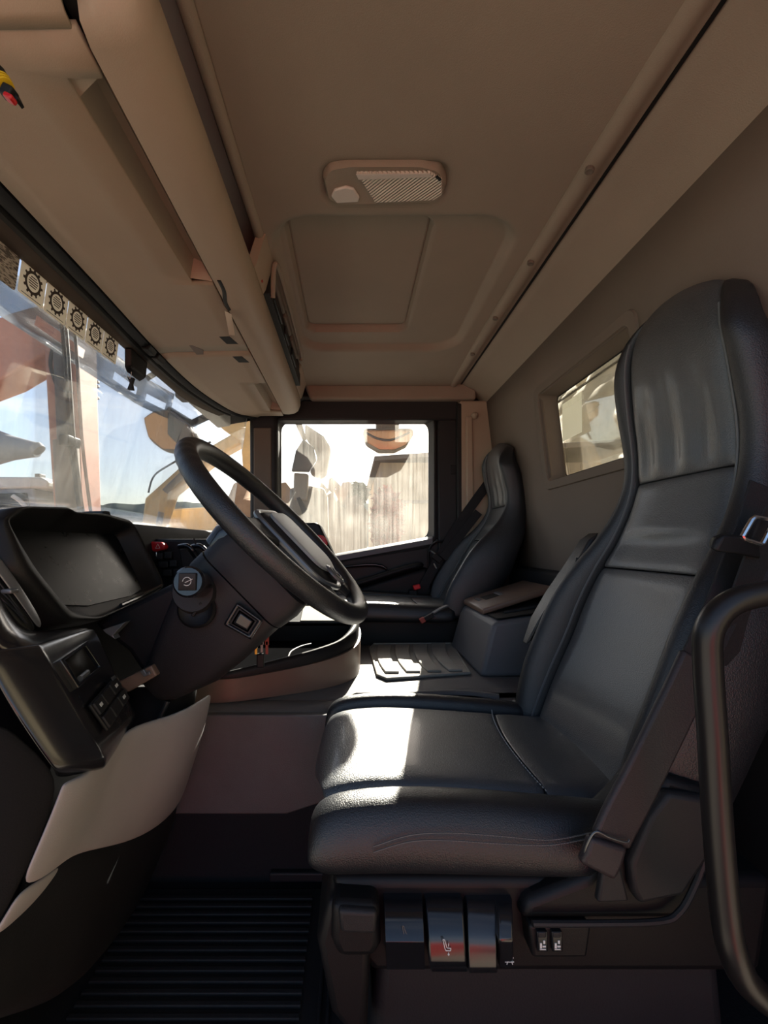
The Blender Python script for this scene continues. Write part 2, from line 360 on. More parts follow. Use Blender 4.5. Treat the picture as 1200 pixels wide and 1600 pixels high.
# window outline (inner edge of frame) in the photograph, on the plane of the door
def corner(p0, p1, p2, r, k=7):
    p0, p1, p2 = V(p0), V(p1), V(p2); a = (p0 - p1).normalized(); b = (p2 - p1).normalized(); s, e = p1 + a * r, p1 + b * r
    return [(1 - t) ** 2 * s + 2 * t * (1 - t) * p1 + t * t * e for t in [i / k for i in range(k + 1)]]
def rpoly(pts, rs, k=7):
    o = []; n = len(pts)
    for i in range(n): o += corner(pts[i - 1], pts[i], pts[(i + 1) % n], rs[i] if isinstance(rs, (list, tuple)) else rs, k)
    return o
qo = [(434, 652), (676, 652), (676, 852), (434, 892)]; qi = [(439, 659), (670, 659), (670, 841), (439, 882)]
out0 = rpoly([DP(*q, YF) for q in [(424, 640), (690, 640), (690, 860), (424, 905)]], .07)
out1 = rpoly([DP(*q, YF) for q in qo], .065); in1 = rpoly([DP(*q, YF) for q in qi], .055)
def ring2(b, l0, y0, l1, y1):
    n = len(l0); return b.add([(p[0], y0, p[1]) for p in l0] + [(p[0], y1, p[1]) for p in l1], [(i, (i + 1) % n, n + (i + 1) % n, n + i) for i in range(n)])
fb = B(); ring2(fb, out0, 2.175, out1, 2.165); ring2(fb, out1, 2.165, in1, 2.215)
fb.obj('window_frame', M['plastic'], door, weld=True, sharp=60)
sb = B(); ring2(sb, rpoly([DP(*q) for q in [(432, 649), (678.5, 649), (678.5, 854), (432, 894)]], .067), 2.160, out1, 2.162)
sb.obj('seal', M['rubber_seal'], door, solid=.006, off=0)
gl = [(p[0], 2.212, p[1]) for p in in1]
struct_glass = B().extr(gl, (0, .004, 0)).obj('pane', M['side_glass'], door, flat=True)
# header bar, rear frame post, front post (dark)
B().prism([DP(473, 624, 2.14), DP(716, 624, 2.14), DP(716, 656, 2.14), DP(430, 656, 2.14), DP(455, 640, 2.14)], 2.14, 2.23).obj('header_bar', M['plastic'], door, bevel=.01)
B().prism([DP(684, 640, 2.15), DP(717, 640, 2.15), DP(719, 1100, 2.15), DP(686, 1100, 2.15)], 2.15, 2.23).obj('rear_post', M['plastic'], door, bevel=.008)
B().prism([DP(714, 630, 2.12), DP(722, 630, 2.12), DP(724, 1100, 2.12), DP(716, 1100, 2.12)], 2.12, 2.2).obj('door_seal', M['rubber_seal'], door, bevel=.006)
q = [DP(x, y, 2.152) for x, y in ((704, 727), (716, 727), (716, 741), (704, 741))]
B().extr([(x, 2.147, z) for x, z in q], (0, .006, 0)).obj('latch_cover', M['plastic_dark'], door, bevel=.003)
# lower panel with sill, armrest, pull
def slope(px): return 866 - (px - 525) * 26 / 143
B().prism([DP(420, 905, 2.165), DP(525, slope(525) + 6, 2.165), DP(676, slope(676) + 6, 2.165), DP(690, slope(690), 2.165), (.48, -.84), (-.6, -.84)], 2.165, 2.21).obj('door_panel', M['plastic'], door, bevel=.008)
B().loft([[P(x, slope(x) + a, y) for a, y in ((0, 2.2), (-1, 2.172), (3, 2.150), (11, 2.150), (12, 2.19))] for x in (430, 525, 600, 676)]).obj('window_sill', M['box_grey'], door)
ar = [[P(x, y0 + dy, 2.165 - d) for dy, d in ((0, 0), (-1, .05), (4, .075), (12, .07), (16, 0))] for x, y0 in ((515, 918), (560, 906), (600, 893), (640, 880), (664, 876))]
B().loft(ar).obj('armrest', M['plastic_dark'], door, sub=1)
B().loft([[P(x, y0 + dy, 2.165 - d) for dy, d in ((0, 0), (0, .03), (5, .036), (8, .0))] for x, y0 in ((530, 884), (575, 878), (600, 880), (612, 892), (590, 902))]).obj('door_pull', M['plastic_gloss'], door, sub=1)
B().prism([DP(520, 930, 2.13), DP(668, 885, 2.13), DP(700, 1000, 2.13), DP(520, 1000, 2.13)], 2.13, 2.17).obj('door_pocket', M['plastic_dark'], door, bevel=.02)
B().tube(smooth_path([P(672, 900, 2.14), P(670, 862, 2.13), P(680, 848, 2.13), P(694, 846, 2.13)]), .006, 8).obj('release_cable', M['plastic_dark'], door)

# far windscreen pillar
pillar = struct(B().prism([DP(392, 640, 2.17), DP(436, 640, 2.17), DP(436, 900, 2.17), DP(393, 900, 2.17)], 2.13, 2.24).obj('trim_3', M['plastic'], bevel=.02))
B().prism([DP(396, 668, 2.125), DP(424, 668, 2.125), DP(424, 830, 2.125), DP(396, 830, 2.125)], 2.125, 2.14).obj('pillar_cover', M['rearwall'], pillar, bevel=.006)

# windscreen
def WX(y, z): return -.70 - .08 * (.6 - z) / .53 + (max(0, y - 1.72) ** 2) * .75 + (max(0, .66 - y) ** 2) * .5
wsy = [.34 + (2.19 - .34) * i / 28 for i in range(29)]; wsz = [.04 + .60 * j / 8 for j in range(9)]
win1 = bpy.data.objects.new('window_1', None); COL.objects.link(win1); win1.location = (-.75, 1.2, .05); struct(win1)
B().grid([[(WX(y, z), y, z) for z in wsz] for y in wsy]).obj('pane', M['windscreen'], win1, solid=.005, off=0)
B().loft([[(WX(y, .066) + dx, y, z) for dx, z in ((-.02, .066), (.012, .064), (.03, .045), (-.02, .04))] for y in wsy]).obj('lower_seal', M['rubber_seal'], win1)

# engine tunnel between the seats
tun = thing('engine_tunnel_cover', 'dark grey moulded engine tunnel cover between the two seats', 'engine cover', (0, 1.4, FZ))
TZ = -.41
tp = [(1.075, FZ), (1.075, -.47), (1.082, TZ - .012), (1.10, TZ), (1.14, TZ), (1.15, TZ - .006), (1.16, TZ), (1.60, TZ), (1.76, TZ), (1.778, TZ - .012), (1.785, -.6), (1.785, FZ)]
B().loft([[(x, max(y, 1.075 + d), z) if k > 4 else (x, y + d, z) for k, (y, z) in enumerate(tp)] for x, d in ((-.60, 0), (-.03, 0), (.01, .06), (.5, .06), (.68, .06))]).obj("cover_body", M['tunnel'], tun)
q = [(-.38, -.425), (-.05, -.425), (-.05, -.61), (-.12, -.667), (-.46, -.667), (-.46, -.425)]
B().extr([(x, 1.062, z) for x, z in ((-.48, -.418), (.02, -.418), (.02, -.60), (-.16, -.66), (-.48, -.66))], (0, .02, 0)).obj('side_cladding', M['tunnel'], tun, bevel=.004)
gp = smooth_path([P(548, 1098, 1.14), P(575, 1086, 1.15), P(640, 1078, 1.18), P(720, 1084, 1.19), P(780, 1096, 1.16)])
gp = [V((p.x, .41 * 0 + p.y, TZ)) for p in gp]
B().tube(gp, .011, 10).obj('moulded_rim', M['tunnel'], tun)
B().extr([(x, 1.066, z) for x, z in ((-.58, -.655), (-.165, -.655), (.0, -.605), (.0, FZ + .001), (-.58, FZ + .001))], (0, .012, 0)).obj('lower_carpet', M['carpet'], tun)
B().bb(-.2, -.02, 1.05, 1.067, FZ + .013, FZ + .035).obj('kick_strip', M['plastic'], tun, bevel=.004)

# rear ledge behind the seats
led = struct(B().prism([(.60, -.84), (.60, -.16), (.62, -.14), (.86, -.12), (.86, -.84)], 1.95, 2.2).obj('trim_4', M['plastic_dark'], bevel=.01))
struct(B().prism([(.74, -.84), (.70, -.12), (.70, -.10), (.86, -.09), (.86, -.84)], .32, 1.95).obj('trim_5', M['plastic'], bevel=.01))

# ------------------------------------------------------------------ overhead console
con = thing('overhead_console', 'beige overhead storage console running above the windscreen', 'overhead console', (-.4, 1.3, .62))
def XF(y): return catmull([.34, 1.0, 1.4, 1.7, 1.95, 2.05, 2.09], [-.595, -.612, -.628, -.62, -.575, -.53, -.47], y)
def under(name, y0, y1, holes, n):
    ys_ = sorted(set([y0 + (y1 - y0) * i / n for i in range(n + 1)] + [q for h in holes for q in h[:2]]))
    b = B(); cols = lambda y: [XF(y) + .016, XF(y) * .75 - .095, -.44, -.378, -.330]
    zz_ = [.612, .617, .62, .621, .621]
    for a, c in zip(ys_, ys_[1:]):
        for k in range(4):
            if k == 3 and any(h[0] - 1e-6 <= a and c <= h[1] + 1e-6 for h in holes): continue
            b.add([(cols(a)[k], a, zz_[k]), (cols(a)[k + 1], a, zz_[k + 1]), (cols(c)[k + 1], c, zz_[k + 1]), (cols(c)[k], c, zz_[k])], [(0, 1, 2, 3)])
    o = b.obj(name, M['beige'], con, solid=.012, off=0, weld=True)
    for h in holes:
        cb = B(); y0_, y1_, d = h; a = [(-.378, y0_ + .03, .622), (-.330, y0_, .622), (-.330, y1_, .622), (-.378, y1_ - .012, .622)]
        t = [(-.366, y0_ + .036, .622 + d), (-.332, y0_ + .01, .622 + d * .7), (-.332, y1_ - .012, .622 + d * .7), (-.366, y1_ - .024, .622 + d)]
        cb.add(a + t, [(4, 5, 6, 7)] + [(i, (i + 1) % 4, (i + 1) % 4 + 4, i + 4) for i in range(4)])
        cb.add([(-.3785, y0_, .6215), (-.3785, y0_ + .03, .6215), (-.330, y0_, .6215)], [(0, 1, 2)])
        cb.obj('grip_recess', M['beige'], o, sharp=60)
    return o
lk = under('locker_lid', .52, 1.385, [(.575, 1.03, .04)], 20)
fl = under('end_lid', 1.390, 2.09, [(1.665, 2.02, .03)], 16)
lipp = lambda y: [(-.324, .614), (-.30, .613), (-.272, .617), (-.252, .630), (-.243, .652), (-.243, .685), (-.250, .700), (-.264, .700), (-.268, .66), (-.324, .640)]
def lip_sec(y, k=1.0, dz=0):
    return [(-.30 + (x + .30) * k, y, .655 + (z - .655) * k + dz) for x, z in lipp(y)]
B().loft([lip_sec(.498, .35, .03), lip_sec(.502, .75, .012), lip_sec(.515, .93, .003), lip_sec(.54)] + [lip_sec(y) for y in (.8, 1.1, 1.4, 1.7, 2.0, 2.05)] + [lip_sec(2.072, .9), lip_sec(2.078, .6)]).obj('edge_lip', M['beige'], con, sharp=55)
# near end cap of the locker that turns up to the door header
B().loft([[(XF(.52), y, z), (-.48, y, z + .004), (-.335, y, z + .006)] for y, z in ((.521, .6145), (.508, .618), (.495, .632), (.488, .66), (.486, .70))], caps=False, closed=False).obj('end_cap', M['beige'], con, solid=.006)
B().bb(-.34, -.33, .49, 2.06, .65, .80).obj('slot_shade', M['matte_black'], con)  # black sheet paints the shade deep inside the open slot
B().bb(-.66, -.34, .49, 2.06, .735, .745).obj('shelf_roof', M['black'], con)
B().bb(-.60, -.268, .5, 2.06, .668, .676).obj('shelf_floor', M['dash_soft'], con)
B().bb(-.336, -.318, .5, 2.06, .632, .64).obj('gap_liner', M['black'], con)
# bracket between the two slots, instrument slots with frame
B().loft([[(-.244, y, .690), (-.238, y, .70), (-.228, y, .735), (-.215, y, .775), (-.235, y, .785), (-.262, y, .70)] for y in (1.085, 1.10, 1.17, 1.20)]).obj('slot_bracket', M['beige'], con)
for y, z in ((1.165, .712), (1.155, .698)):
    B().lathe((-.239, y, z), (1, 0, .3), [(-.002, .004), (.002, .004), (.003, .002)], 10).obj('screw', M['rust_red'], con)
fr = B().tube(smooth_path([(-.222, 1.22, .69), (-.214, 1.19, .745), (-.206, 1.205, .768), (-.203, 1.4, .770), (-.205, 1.75, .768), (-.212, 1.79, .755)]), .007, 8)
fr.obj('slot_frame', M['headliner'], con)
B().bb(-.32, -.226, 1.2, 1.9, .69, .772).obj('slot_block', M['black'], con, bevel=.002)
for y0, y1 in ((1.215, 1.40), (1.42, 1.55), (1.58, 1.74)):
    B().bb(-.228, -.214, y0, y1, .738, .766).obj('slot_cover', M['rearwall'], con, bevel=.006)
    B().bb(-.229, -.220, y0 + .03, y1 - .01, .70, .73).obj('slot_flap', M['plastic_dark'], con, bevel=.004)
B().loft([[(-.245, y, .69), (-.238, y, .70), (-.215, y, .775), (-.26, y, .775)] for y in (1.86, 1.9, 2.08)]).obj('end_block', M['beige'], con, bevel=.006)
# two black switches, a brown patch painting the shade of a recess, latch and paper tag
for px, py in ((357, 530), (376, 560)):
    c = PZ(px, py, .62)
    B().extr([V((c.x - .022, c.y - .028, .6205)), V((c.x + .012, c.y - .030, .6205)), V((c.x + .026, c.y + .022, .6205)), V((c.x - .012, c.y + .022, .6205))], (0, 0, -.006)).obj('black_switch', M['black'], con, bevel=.002)
a = [PZ(238, 534, .617), PZ(300, 537, .617), PZ(318, 545, .617), PZ(318, 552, .617), PZ(262, 553, .617)]
B().extr([(p.x, p.y, .6155) for p in a], (0, 0, -.003)).obj('recess_shade', M['tray_brown'], con, bevel=.001)
lt = smooth_path([PZ(342, 434, .619), PZ(350, 452, .618), PZ(352, 470, .617), PZ(358, 482, .617)])
B().tube([(p.x, p.y, .6165) for p in lt], .006, 8).obj('lid_latch', M['black'], con)
tagp = [PZ(351, 483, .617), PZ(362, 482, .617), PZ(367, 508, .617), PZ(358, 500, .617)]
tg = B().extr([(p.x + .0, p.y, .612 - .012 * i) for i, p in enumerate(tagp)], (0, 0, .0012)).obj('paper_tag', M['paper'])
tag(tg, 'small folded paper tag stuck in the overhead locker seam', 'paper tag')

# header rail, blind cassette and header lining
hd = thing('sun_blind', 'black roller sun blind cassette along the top of the windscreen', 'sun blind', (-.65, 1.3, .6))
B().loft([[(XF(y) + dx, y + (.0), z) for dx, z in ((.012, .612), (.012, .604), (-.002, .598), (-.018, .602), (-.022, .62), (0, .625))] for y in [.34 + i * .0547 for i in range(33)]]).obj('guide_rail', M['plastic_dark'], hd)
B().loft([[(XF(y) + dx, y, z) for dx, z in ((-.022, .612), (-.028, .598), (-.042, .600), (-.045, .62))] for y in [.34 + i * .0547 for i in range(32)]]).obj('blind_bar', M['black'], hd)
for y in (1.32, 1.385):
    B().loft([[(XF(yy_) + dx, yy_, z) for dx, z in ((.016, .606), (.008, .590), (-.012, .592), (-.016, .606))] for yy_ in (y, y + .025, y + .05)]).obj('rail_clip', M['plastic_dark'], hd, bevel=.003)
B().grid([[(XF(y) - .03 + t * (WX(y, .6) - XF(y) + .032), y, .612 - .013 * t) for t in (0, .5, 1)] for y in [.34 + i * .0547 for i in range(32)]]).obj('header_lining', M['header_dark'], hd, solid=.01, off=1)

# ------------------------------------------------------------------ roof lights
def roof_light():
    r = thing('roof_light', 'large oval roof light with reading lamp nearest the camera, before the hatch', 'roof light', (.069, .937, .78), 'roof lights on the headliner')
    def pl(pts, z): return [V((PZ(a, b, .768).x, PZ(a, b, .768).y, z)) for a, b in pts]
    ho = [(504, 275), (515, 259), (545, 254), (660, 254), (688, 262), (698, 284), (692, 306), (676, 313), (530, 317), (512, 309)]
    o0 = rpoly([q[:2] for q in pl(ho, 0)], .008, 3)
    B().loft([[(x, y, .79) for x, y in o0], [(x, y, .770) for x, y in o0], [(.069 + (x - .069) * .965, .937 + (y - .937) * .94, .762) for x, y in o0], [(.069 + (x - .069) * .93, .937 + (y - .937) * .87, .763) for x, y in o0]]).obj('housing', M['headliner'], r, sharp=60)
    B().extr(pl([(556, 263), (672, 262), (691, 273), (691, 298), (678, 307), (586, 311)], .764), (0, 0, -.006)).obj('lens', M['lens'], r, bevel=.003)
    B().extr(pl([(556, 263), (672, 262), (676, 268), (560, 272)], .7575), (0, 0, -.0018)).obj('lens_edge', M['lens_clear'], r, bevel=.0006)
    B().extr(pl([(517, 300), (522, 290), (540, 285), (553, 288), (562, 302), (560, 309), (526, 311)], .764), (0, 0, -.007)).obj('reading_lamp', M['lens_clear'], r, bevel=.003)
    B().extr(pl([(683, 265), (690, 272), (687, 274), (680, 268)], .7575), (0, 0, -.002)).obj('clip', M['black'], r)
    return r
def copy_tree(o, parent=None):
    c = o.copy(); COL.objects.link(c)
    if parent: c.parent = parent
    for ch in list(o.children): copy_tree(ch, c)
    return c
rl = roof_light(); r2 = copy_tree(rl); r2.location = V(rl.location) + V((.016, .945, -.003)); r2['label'] = 'small looking roof light at the far end beyond the hatch'

# dangling connector at the driver's header
cn = thing('cable_connector', 'black plug with yellow seal rings and red tip hanging at upper left', 'connector', P(0, 115, .5))
B().tube([P(-14, 60, .5), P(-8, 95, .5), P(0, 118, .5)], .004, 8).obj('cable', M['black'], cn)
B().tube([P(-3, 112, .5), P(6, 128, .5)], .0075, 12).obj('plug_collar', M['black'], cn)
for k in range(3): B().tube([P(3 + k * 2.4, 124 + k * 4.2, .5), P(4.6 + k * 2.4, 126.8 + k * 4.2, .5)], .0088, 12).obj('seal_ring', M['yellow'], cn)
B().box(P(14, 146, .5), (.013, .012, .013), Matrix.Rotation(math.radians(28), 3, 'Y')).obj('plug_body', M['black'], cn, bevel=.002)
B().box(P(16, 154, .496), (.011, .010, .006), Matrix.Rotation(math.radians(28), 3, 'Y')).obj('plug_tip', M['red'], cn, bevel=.002)
B().extr([P(20, 138, .5), P(28, 154, .5), P(24, 157, .5), P(17, 145, .5)], (0, .01, 0)).obj('plug_clip', M['black'], cn)

# ------------------------------------------------------------------ seats
ZS = [-.47, -.4, -.3, -.22, -.13, -.055, 0, .06, .13, .2, .3, .4, .46, .495, .512]
XS = [.415, .435, .476, .512, .545, .577, .605, .630, .648, .650, .637, .628, .633, .648, .664]
HW = [.165, .17, .175, .175, .17, .16, .15, .142, .137, .136, .134, .129, .120, .105, .085]
TW = [.235, .24, .245, .245, .24, .225, .208, .192, .183, .182, .182, .176, .162, .142, .115]
TH = [.13, .14, .14, .14, .13, .12, .105, .085, .07, .066, .066, .058, .046, .030, .012]
PR = [.02, .035, .055, .06, .055, .042, .028, .016, .008, .006, .010, .012, .008, .004, .0]
S = lambda tab, z: catmull(ZS, tab, z)
YC = .87
def seat(root, T0, detail=True):
    def T(p): return T0((p[0], p[1], p[2] - .055 * ((p[1] - YC - .05) / .18) ** 2 * sstep(.28, .5, p[2])))
    def panel(name, z0, z1, n, wr=0, top=False):
        b = B(); secs = []; fr_ = [0, .004, .02, .05] + [.05 + .9 * i / n for i in range(1, n)] + [.95, .98, .996, 1]
        for f in fr_:
            z = z0 + (z1 - z0) * f
            dip = .005 * max(0, 1 - f / .05) ** 2 + (0 if top else .005 * max(0, 1 - (1 - f) / .05) ** 2)
            hw, x0, th = S(HW, z), S(XS, z), S(TH, z); sec = []
            for k in range(17):
                t = -1 + k / 8
                x = x0 + dip + .010 * max(0, abs(t) - .86) / .14 - .004 * (1 - t * t) + (.012 * (1 - t * t) if z < .02 else .0)
                if wr: x += wr * sstep(z0, z0 + .03, z) * (1 - sstep(z1 - .32, z1 - .12, z)) * math.sin(t * 11 + 1.0) * (1 - .5 * abs(t))
                sec.append(T((x, YC + hw * t * .985, z)))
            for t in (1, .5, 0, -.5, -1): sec.append(T((x0 + th, YC + hw * t, z - .01)))
            secs.append(sec)
        return b.loft(secs).obj(name, M['leather_panel'], root, sub=1)
    panel('headrest_panel', .135, .511, 16, .0055, True)
    panel('shoulder_panel', -.0535, .134, 10)
    panel('lumbar_panel', -.47, -.0545, 14)
    zst = [-.47 + i * .98 / 40 for i in range(41)]
    for sgn, nm in ((-1, 'side_bolster'), (1, 'side_bolster')):
        secs = []
        for i, z in enumerate(zst):
            hw, tw, x0, th, pr = S(HW, z), S(TW, z), S(XS, z), S(TH, z), S(PR, z); w = tw - hw
            e = 1
            prof = [(hw * .99, x0 + .012), (hw + .06 * w, x0 - pr * .35), (hw + .3 * w, x0 - pr * .95), (hw + .62 * w, x0 - pr), (hw + .9 * w, x0 - pr * .55 + .01),
                    (tw, x0 + .035), (tw, x0 + th * .7), (tw - .02, x0 + th), (hw, x0 + th + .006), (hw * .97, x0 + th * .5)]
            secs.append([T((x, YC + sgn * y, z + .0)) for y, x in prof])
        o = B().loft(secs).obj(nm, M['leather'], root, sub=1)
        B().tube([T((S(XS, z) - .001, YC + sgn * (S(HW, z) + .001), z)) for z in zst[2:-2]], .0026, 6).obj('piping', M['piping'], root)
    # cushion
    XC = [-.075, -.062, -.045, -.02, .05, .15, .3, .48]; ZC_ = [-.455, -.418, -.402, -.391, -.384, -.386, -.396, -.408]
    zt = lambda x: catmull(XC, ZC_, x)
    seamx = lambda t: .33 + .022 * (1 - t * t) * -1 + .012 * t
    def cush(name, xa, xb, n):
        secs = []
        for f in [0, .006, .025] + [i / n for i in range(1, n)] + [.975, .994, 1]:
            sec = []
            for k in range(13):
                t = -1 + k / 6; x0 = xa(t); x1 = xb(t); x = x0 + (x1 - x0) * f
                d = .0035 * max(0, 1 - min(f, 1 - f) * (x1 - x0) / .012) ** 2 if not (name == 'thigh_panel' and f < .5) else 0
                hwc = .176 + .0 * x
                sec.append(T((x, YC + hwc * t, zt(x) - d + .007 * (1 - t * t) - .006 * max(0, abs(t) - .9) / .1)))
            sec += [T((sec_x, YC + .17 * t, -.475)) for sec_x, t in ((max(-.04, xa(0) + (xb(0) - xa(0)) * f), 1), (max(-.04, xa(0) + (xb(0) - xa(0)) * f), -1))]
            secs.append(sec)
        return B().loft(secs).obj(name, M['leather_panel'], root, sub=1)
    cush('thigh_panel', lambda t: -.074 + .03 * t * t, seamx, 16)
    cush('seat_panel', lambda t: seamx(t) + .001, lambda t: .47, 8)
    for sgn in (-1, 1):
        secs = []; rz = .006 if sgn < 0 else .02
        for x, k in ((-.066, .25), (-.062, .55), (-.052, .8), (-.035, .95), (-.01, 1), (.06, 1.02), (.15, 1.03), (.25, 1.02), (.33, 1), (.40, .97), (.45, .9)):
            zt_ = zt(max(x, -.03)); h = (zt_ + .49)
            prof = [(.176, zt_ - .004), (.184, zt_ + rz * .6), (.205, zt_ + rz), (.228, zt_ + rz * .3), (.246, zt_ - .02), (.257, zt_ - .05), (.255, zt_ - .075), (.235, -.488), (.18, -.49)]
            secs.append([T((x, YC + sgn * (.19 + (y - .19) * (.7 + .3 * k)), -.455 + (z + .455) * k)) for y, z in prof])
        B().loft(secs).obj('cushion_bolster', M['leather'], root, sub=1)
    if detail:
        b = B()
        for r_ in range(2):
            pth = smooth_path([P(585, 1322 + r_ * 9, .611), P(640, 1305 + r_ * 10, .611), P(700, 1301 + r_ * 12, .610), P(780, 1306 + r_ * 12, .610), P(860, 1312 + r_ * 8, .611), P(930, 1300 + r_ * 8, .613)], 9)
            for i in range(0, len(pth) - 1):
                for q in (0, .5):
                    p = pth[i].lerp(pth[i + 1], q); d = (pth[i + 1] - pth[i]).normalized()
                    b.box(p, (.0032, .0016, .0012), Matrix.Rotation(-math.atan2(d.z, d.x), 3, 'Y'))
        o = b.obj('stitching', M['stitch'], root); o['kind'] = 'stuff'
        b = B()
        for i in range(46):
            t = -.97 + 1.94 * i / 45; x = seamx(t) - .006
            b.box((x, YC + .176 * t, zt(x) + .0075 * (1 - t * t) + .0006), (.0014, .0045, .0012))
        o = b.obj('stitching', M['stitch_light'], root); o['kind'] = 'stuff'
    return root
ds = thing('driver_seat', 'large black leather driver seat beside the camera with levers below', 'seat', (.25, YC, FZ))
seat(ds, lambda p: V(p))
ps = thing('passenger_seat', 'black leather passenger seat beside the far door window', 'seat', (.25, 1.93, FZ))
def TP(p): return V((.625 + 1.12 * (p[0] - .63), 1.93 + (p[1] - YC) * .78, .058 + .77 * p[2]))
seat(ps, TP, False)
# passenger seat base
B().prism([(-.1, -.30), (.45, -.30), (.50, -.825), (-.06, -.825)], 1.795, 2.08).obj('seat_base', M['plastic_dark'], ps, bevel=.02)
# driver seat: back shell, pan, side shield, levers, armrest
B().loft([[(S(XS, z) + S(TH, z) * .9, YC + s_ * w_, z) if d == 0 else (S(XS, z) + S(TH, z) + d, YC + s_ * w_, z) for s_, w_, d in ((-1, S(TW, z) * .92, 0), (-1, S(TW, z) * .8, .004), (1, S(TW, z) * .8, .004), (1, S(TW, z) * .92, 0))] for z in (-.50, -.4, -.3, -.15, 0, .15, .3, .42)]).obj('back_shell', M['plastic'], ds, sub=1)
B().prism([(-.03, -.487), (.62, -.487), (.60, -.63), (.03, -.63), (-.02, -.57)], .635, 1.06).obj('seat_pan', M['plastic_dark'], ds, bevel=.015)
B().prism([(.04, -.62), (.56, -.62), (.58, FZ), (.02, FZ)], .66, 1.05).obj('pedestal', M['rubber'], ds, bevel=.02)
B().loft([[V(p) for p in (( -.035, y, -.50), (-.05, y, -.56), (-.03, y, -.66), (.02, y, -.72), (.03, y, -.50))] for y in (.61, .7, 1.03)]).obj('front_shroud', M['plastic_dark'], ds, bevel=.012)
def poly_plate(name, pts, Y0, Y1, m, par, bev=.004, seg=3): return B().extr([P(a, b, Y0) for a, b in pts], (0, Y1 - Y0, 0)).obj(name, M[m], par, bevel=bev, seg=seg)
poly_plate('side_shield', [(812, 1440), (824, 1408), (918, 1372), (960, 1310), (1008, 1262), (1042, 1212), (1125, 1235), (1112, 1350), (1088, 1405), (1055, 1440)], .615, .70, 'plastic_dark', ds, .012)
poly_plate('recliner_cover', [(985, 1350), (1015, 1278), (1045, 1238), (1120, 1250), (1108, 1345), (1070, 1402), (1000, 1416), (988, 1390)], .600, .62, 'plastic', ds, .008)
B().tube(smooth_path([P(832, 1443, .602), P(930, 1443, .602), P(1030, 1440, .602), P(1062, 1425, .602), P(1085, 1385, .604), P(1104, 1335, .606)]), .0045, 8).obj('shield_rim', M['plastic'], ds)
poly_plate('switch_housing', [(826, 1446), (925, 1446), (918, 1498), (832, 1498)], .606, .68, 'plastic_dark', ds, .005)
for a in (839, 862):
    sw_ = poly_plate('rocker_switch', [(a, 1456), (a + 17, 1456), (a + 18, 1488), (a + 1, 1488)], .600, .61, 'plastic_gloss', ds, .002)
    B().pbox(a + 2, 1457, a + 15, 1466, .5985, .602).obj('rocker_cap', M['plastic'], sw_, bevel=.002)
    ic = B()
    ic.pbox(a + 5, 1474, a + 8, 1482, .5992, .6005).pbox(a + 10, 1470, a + 13, 1475, .5992, .6005).pbox(a + 9, 1478, a + 14, 1480.5, .5992, .6005).pbox(a + 5, 1483, a + 14, 1484.5, .5992, .6005)
    ic.obj('icon', M['white_print'], sw_, flat=True)
def lever(x0, x1, y0, y1, ye, mm='plastic_gloss', skew=3):
    secs = []
    for f, yy_, Yd in ((0, y0, .625), (.25, y0 + (ye - y0) * .25, .606), (.6, y0 + (ye - y0) * .6, .592), (.9, ye - 4, .583), (1, ye, .584), (1.1, ye + 6, .592), (1.3, y1 - 6, .60), (1.4, y1, .603)):
        a, b_ = P(x0 + skew * f, yy_, Yd), P(x1 + skew * f, yy_, Yd); secs.append([a, b_, b_ + V((0, .03, 0)), a + V((0, .03, 0))])
    return B().loft(secs).obj('adjusting_lever', M[mm], ds, bevel=.003, sharp=35)
poly_plate('front_knob_housing', [(518, 1412), (594, 1416), (596, 1480), (585, 1500), (528, 1500), (516, 1470)], .60, .66, 'plastic_dark', ds, .012)
poly_plate('front_knob', [(528, 1422), (590, 1426), (588, 1462), (532, 1460)], .594, .61, 'plastic', ds, .006)
lv1 = lever(600, 660, 1404, 1515, 1476); lv2 = lever(665, 724, 1404, 1520, 1506, 'plastic_gloss', 6)
lv3 = lever(730, 774, 1407, 1519, 1515, 'trim_gloss', 3); lv4 = lever(779, 802, 1407, 1513, 1474, 'trim_gloss', 1)
def strokes(segs, Y, w, par, mm='white_print', name='icon'):
    b = B()
    for (x0, y0, x1, y1) in segs: b.tube([P(x0, y0, Y), P(x1, y1, Y)], w, 6)
    return b.obj(name, M[mm], par)
def seat_icon(x, y, s, Y, par, arrows=True, mm='white_print'):
    sg = [(x - .5 * s, y - s, x - .25 * s, y + .1 * s), (x - .25 * s, y + .1 * s, x - .1 * s, y + .45 * s), (x - .1 * s, y + .45 * s, x + .5 * s, y + .45 * s), (x + .5 * s, y + .45 * s, x + .55 * s, y + .15 * s), (x + .55 * s, y + .15 * s, x + .05 * s, y + .1 * s), (x + .05 * s, y + .1 * s, x - .3 * s, y - s), (x - .3 * s, y - s, x - .5 * s, y - s)]
    if arrows: sg += [(x + .25 * s, y - .5 * s, x + .25 * s, y - .1 * s), (x + .25 * s, y + .7 * s, x + .25 * s, y + 1.1 * s), (x + .15 * s, y + .9 * s, x + .25 * s, y + 1.1 * s), (x + .35 * s, y + .9 * s, x + .25 * s, y + 1.1 * s)]
    return strokes(sg, Y, .0006, par, mm)
seat_icon(698, 1480, 12, .5855, lv2)
seat_icon(634, 1458, 11, .588, lv1, False, 'stitch')
b = [(790, 1496, 797, 1496), (799, 1488, 802, 1497), (802, 1497, 792, 1500), (794, 1501, 792, 1507), (799, 1501, 801, 1507), (789, 1503, 803, 1503)]
strokes(b, .599, .0006, lv4)
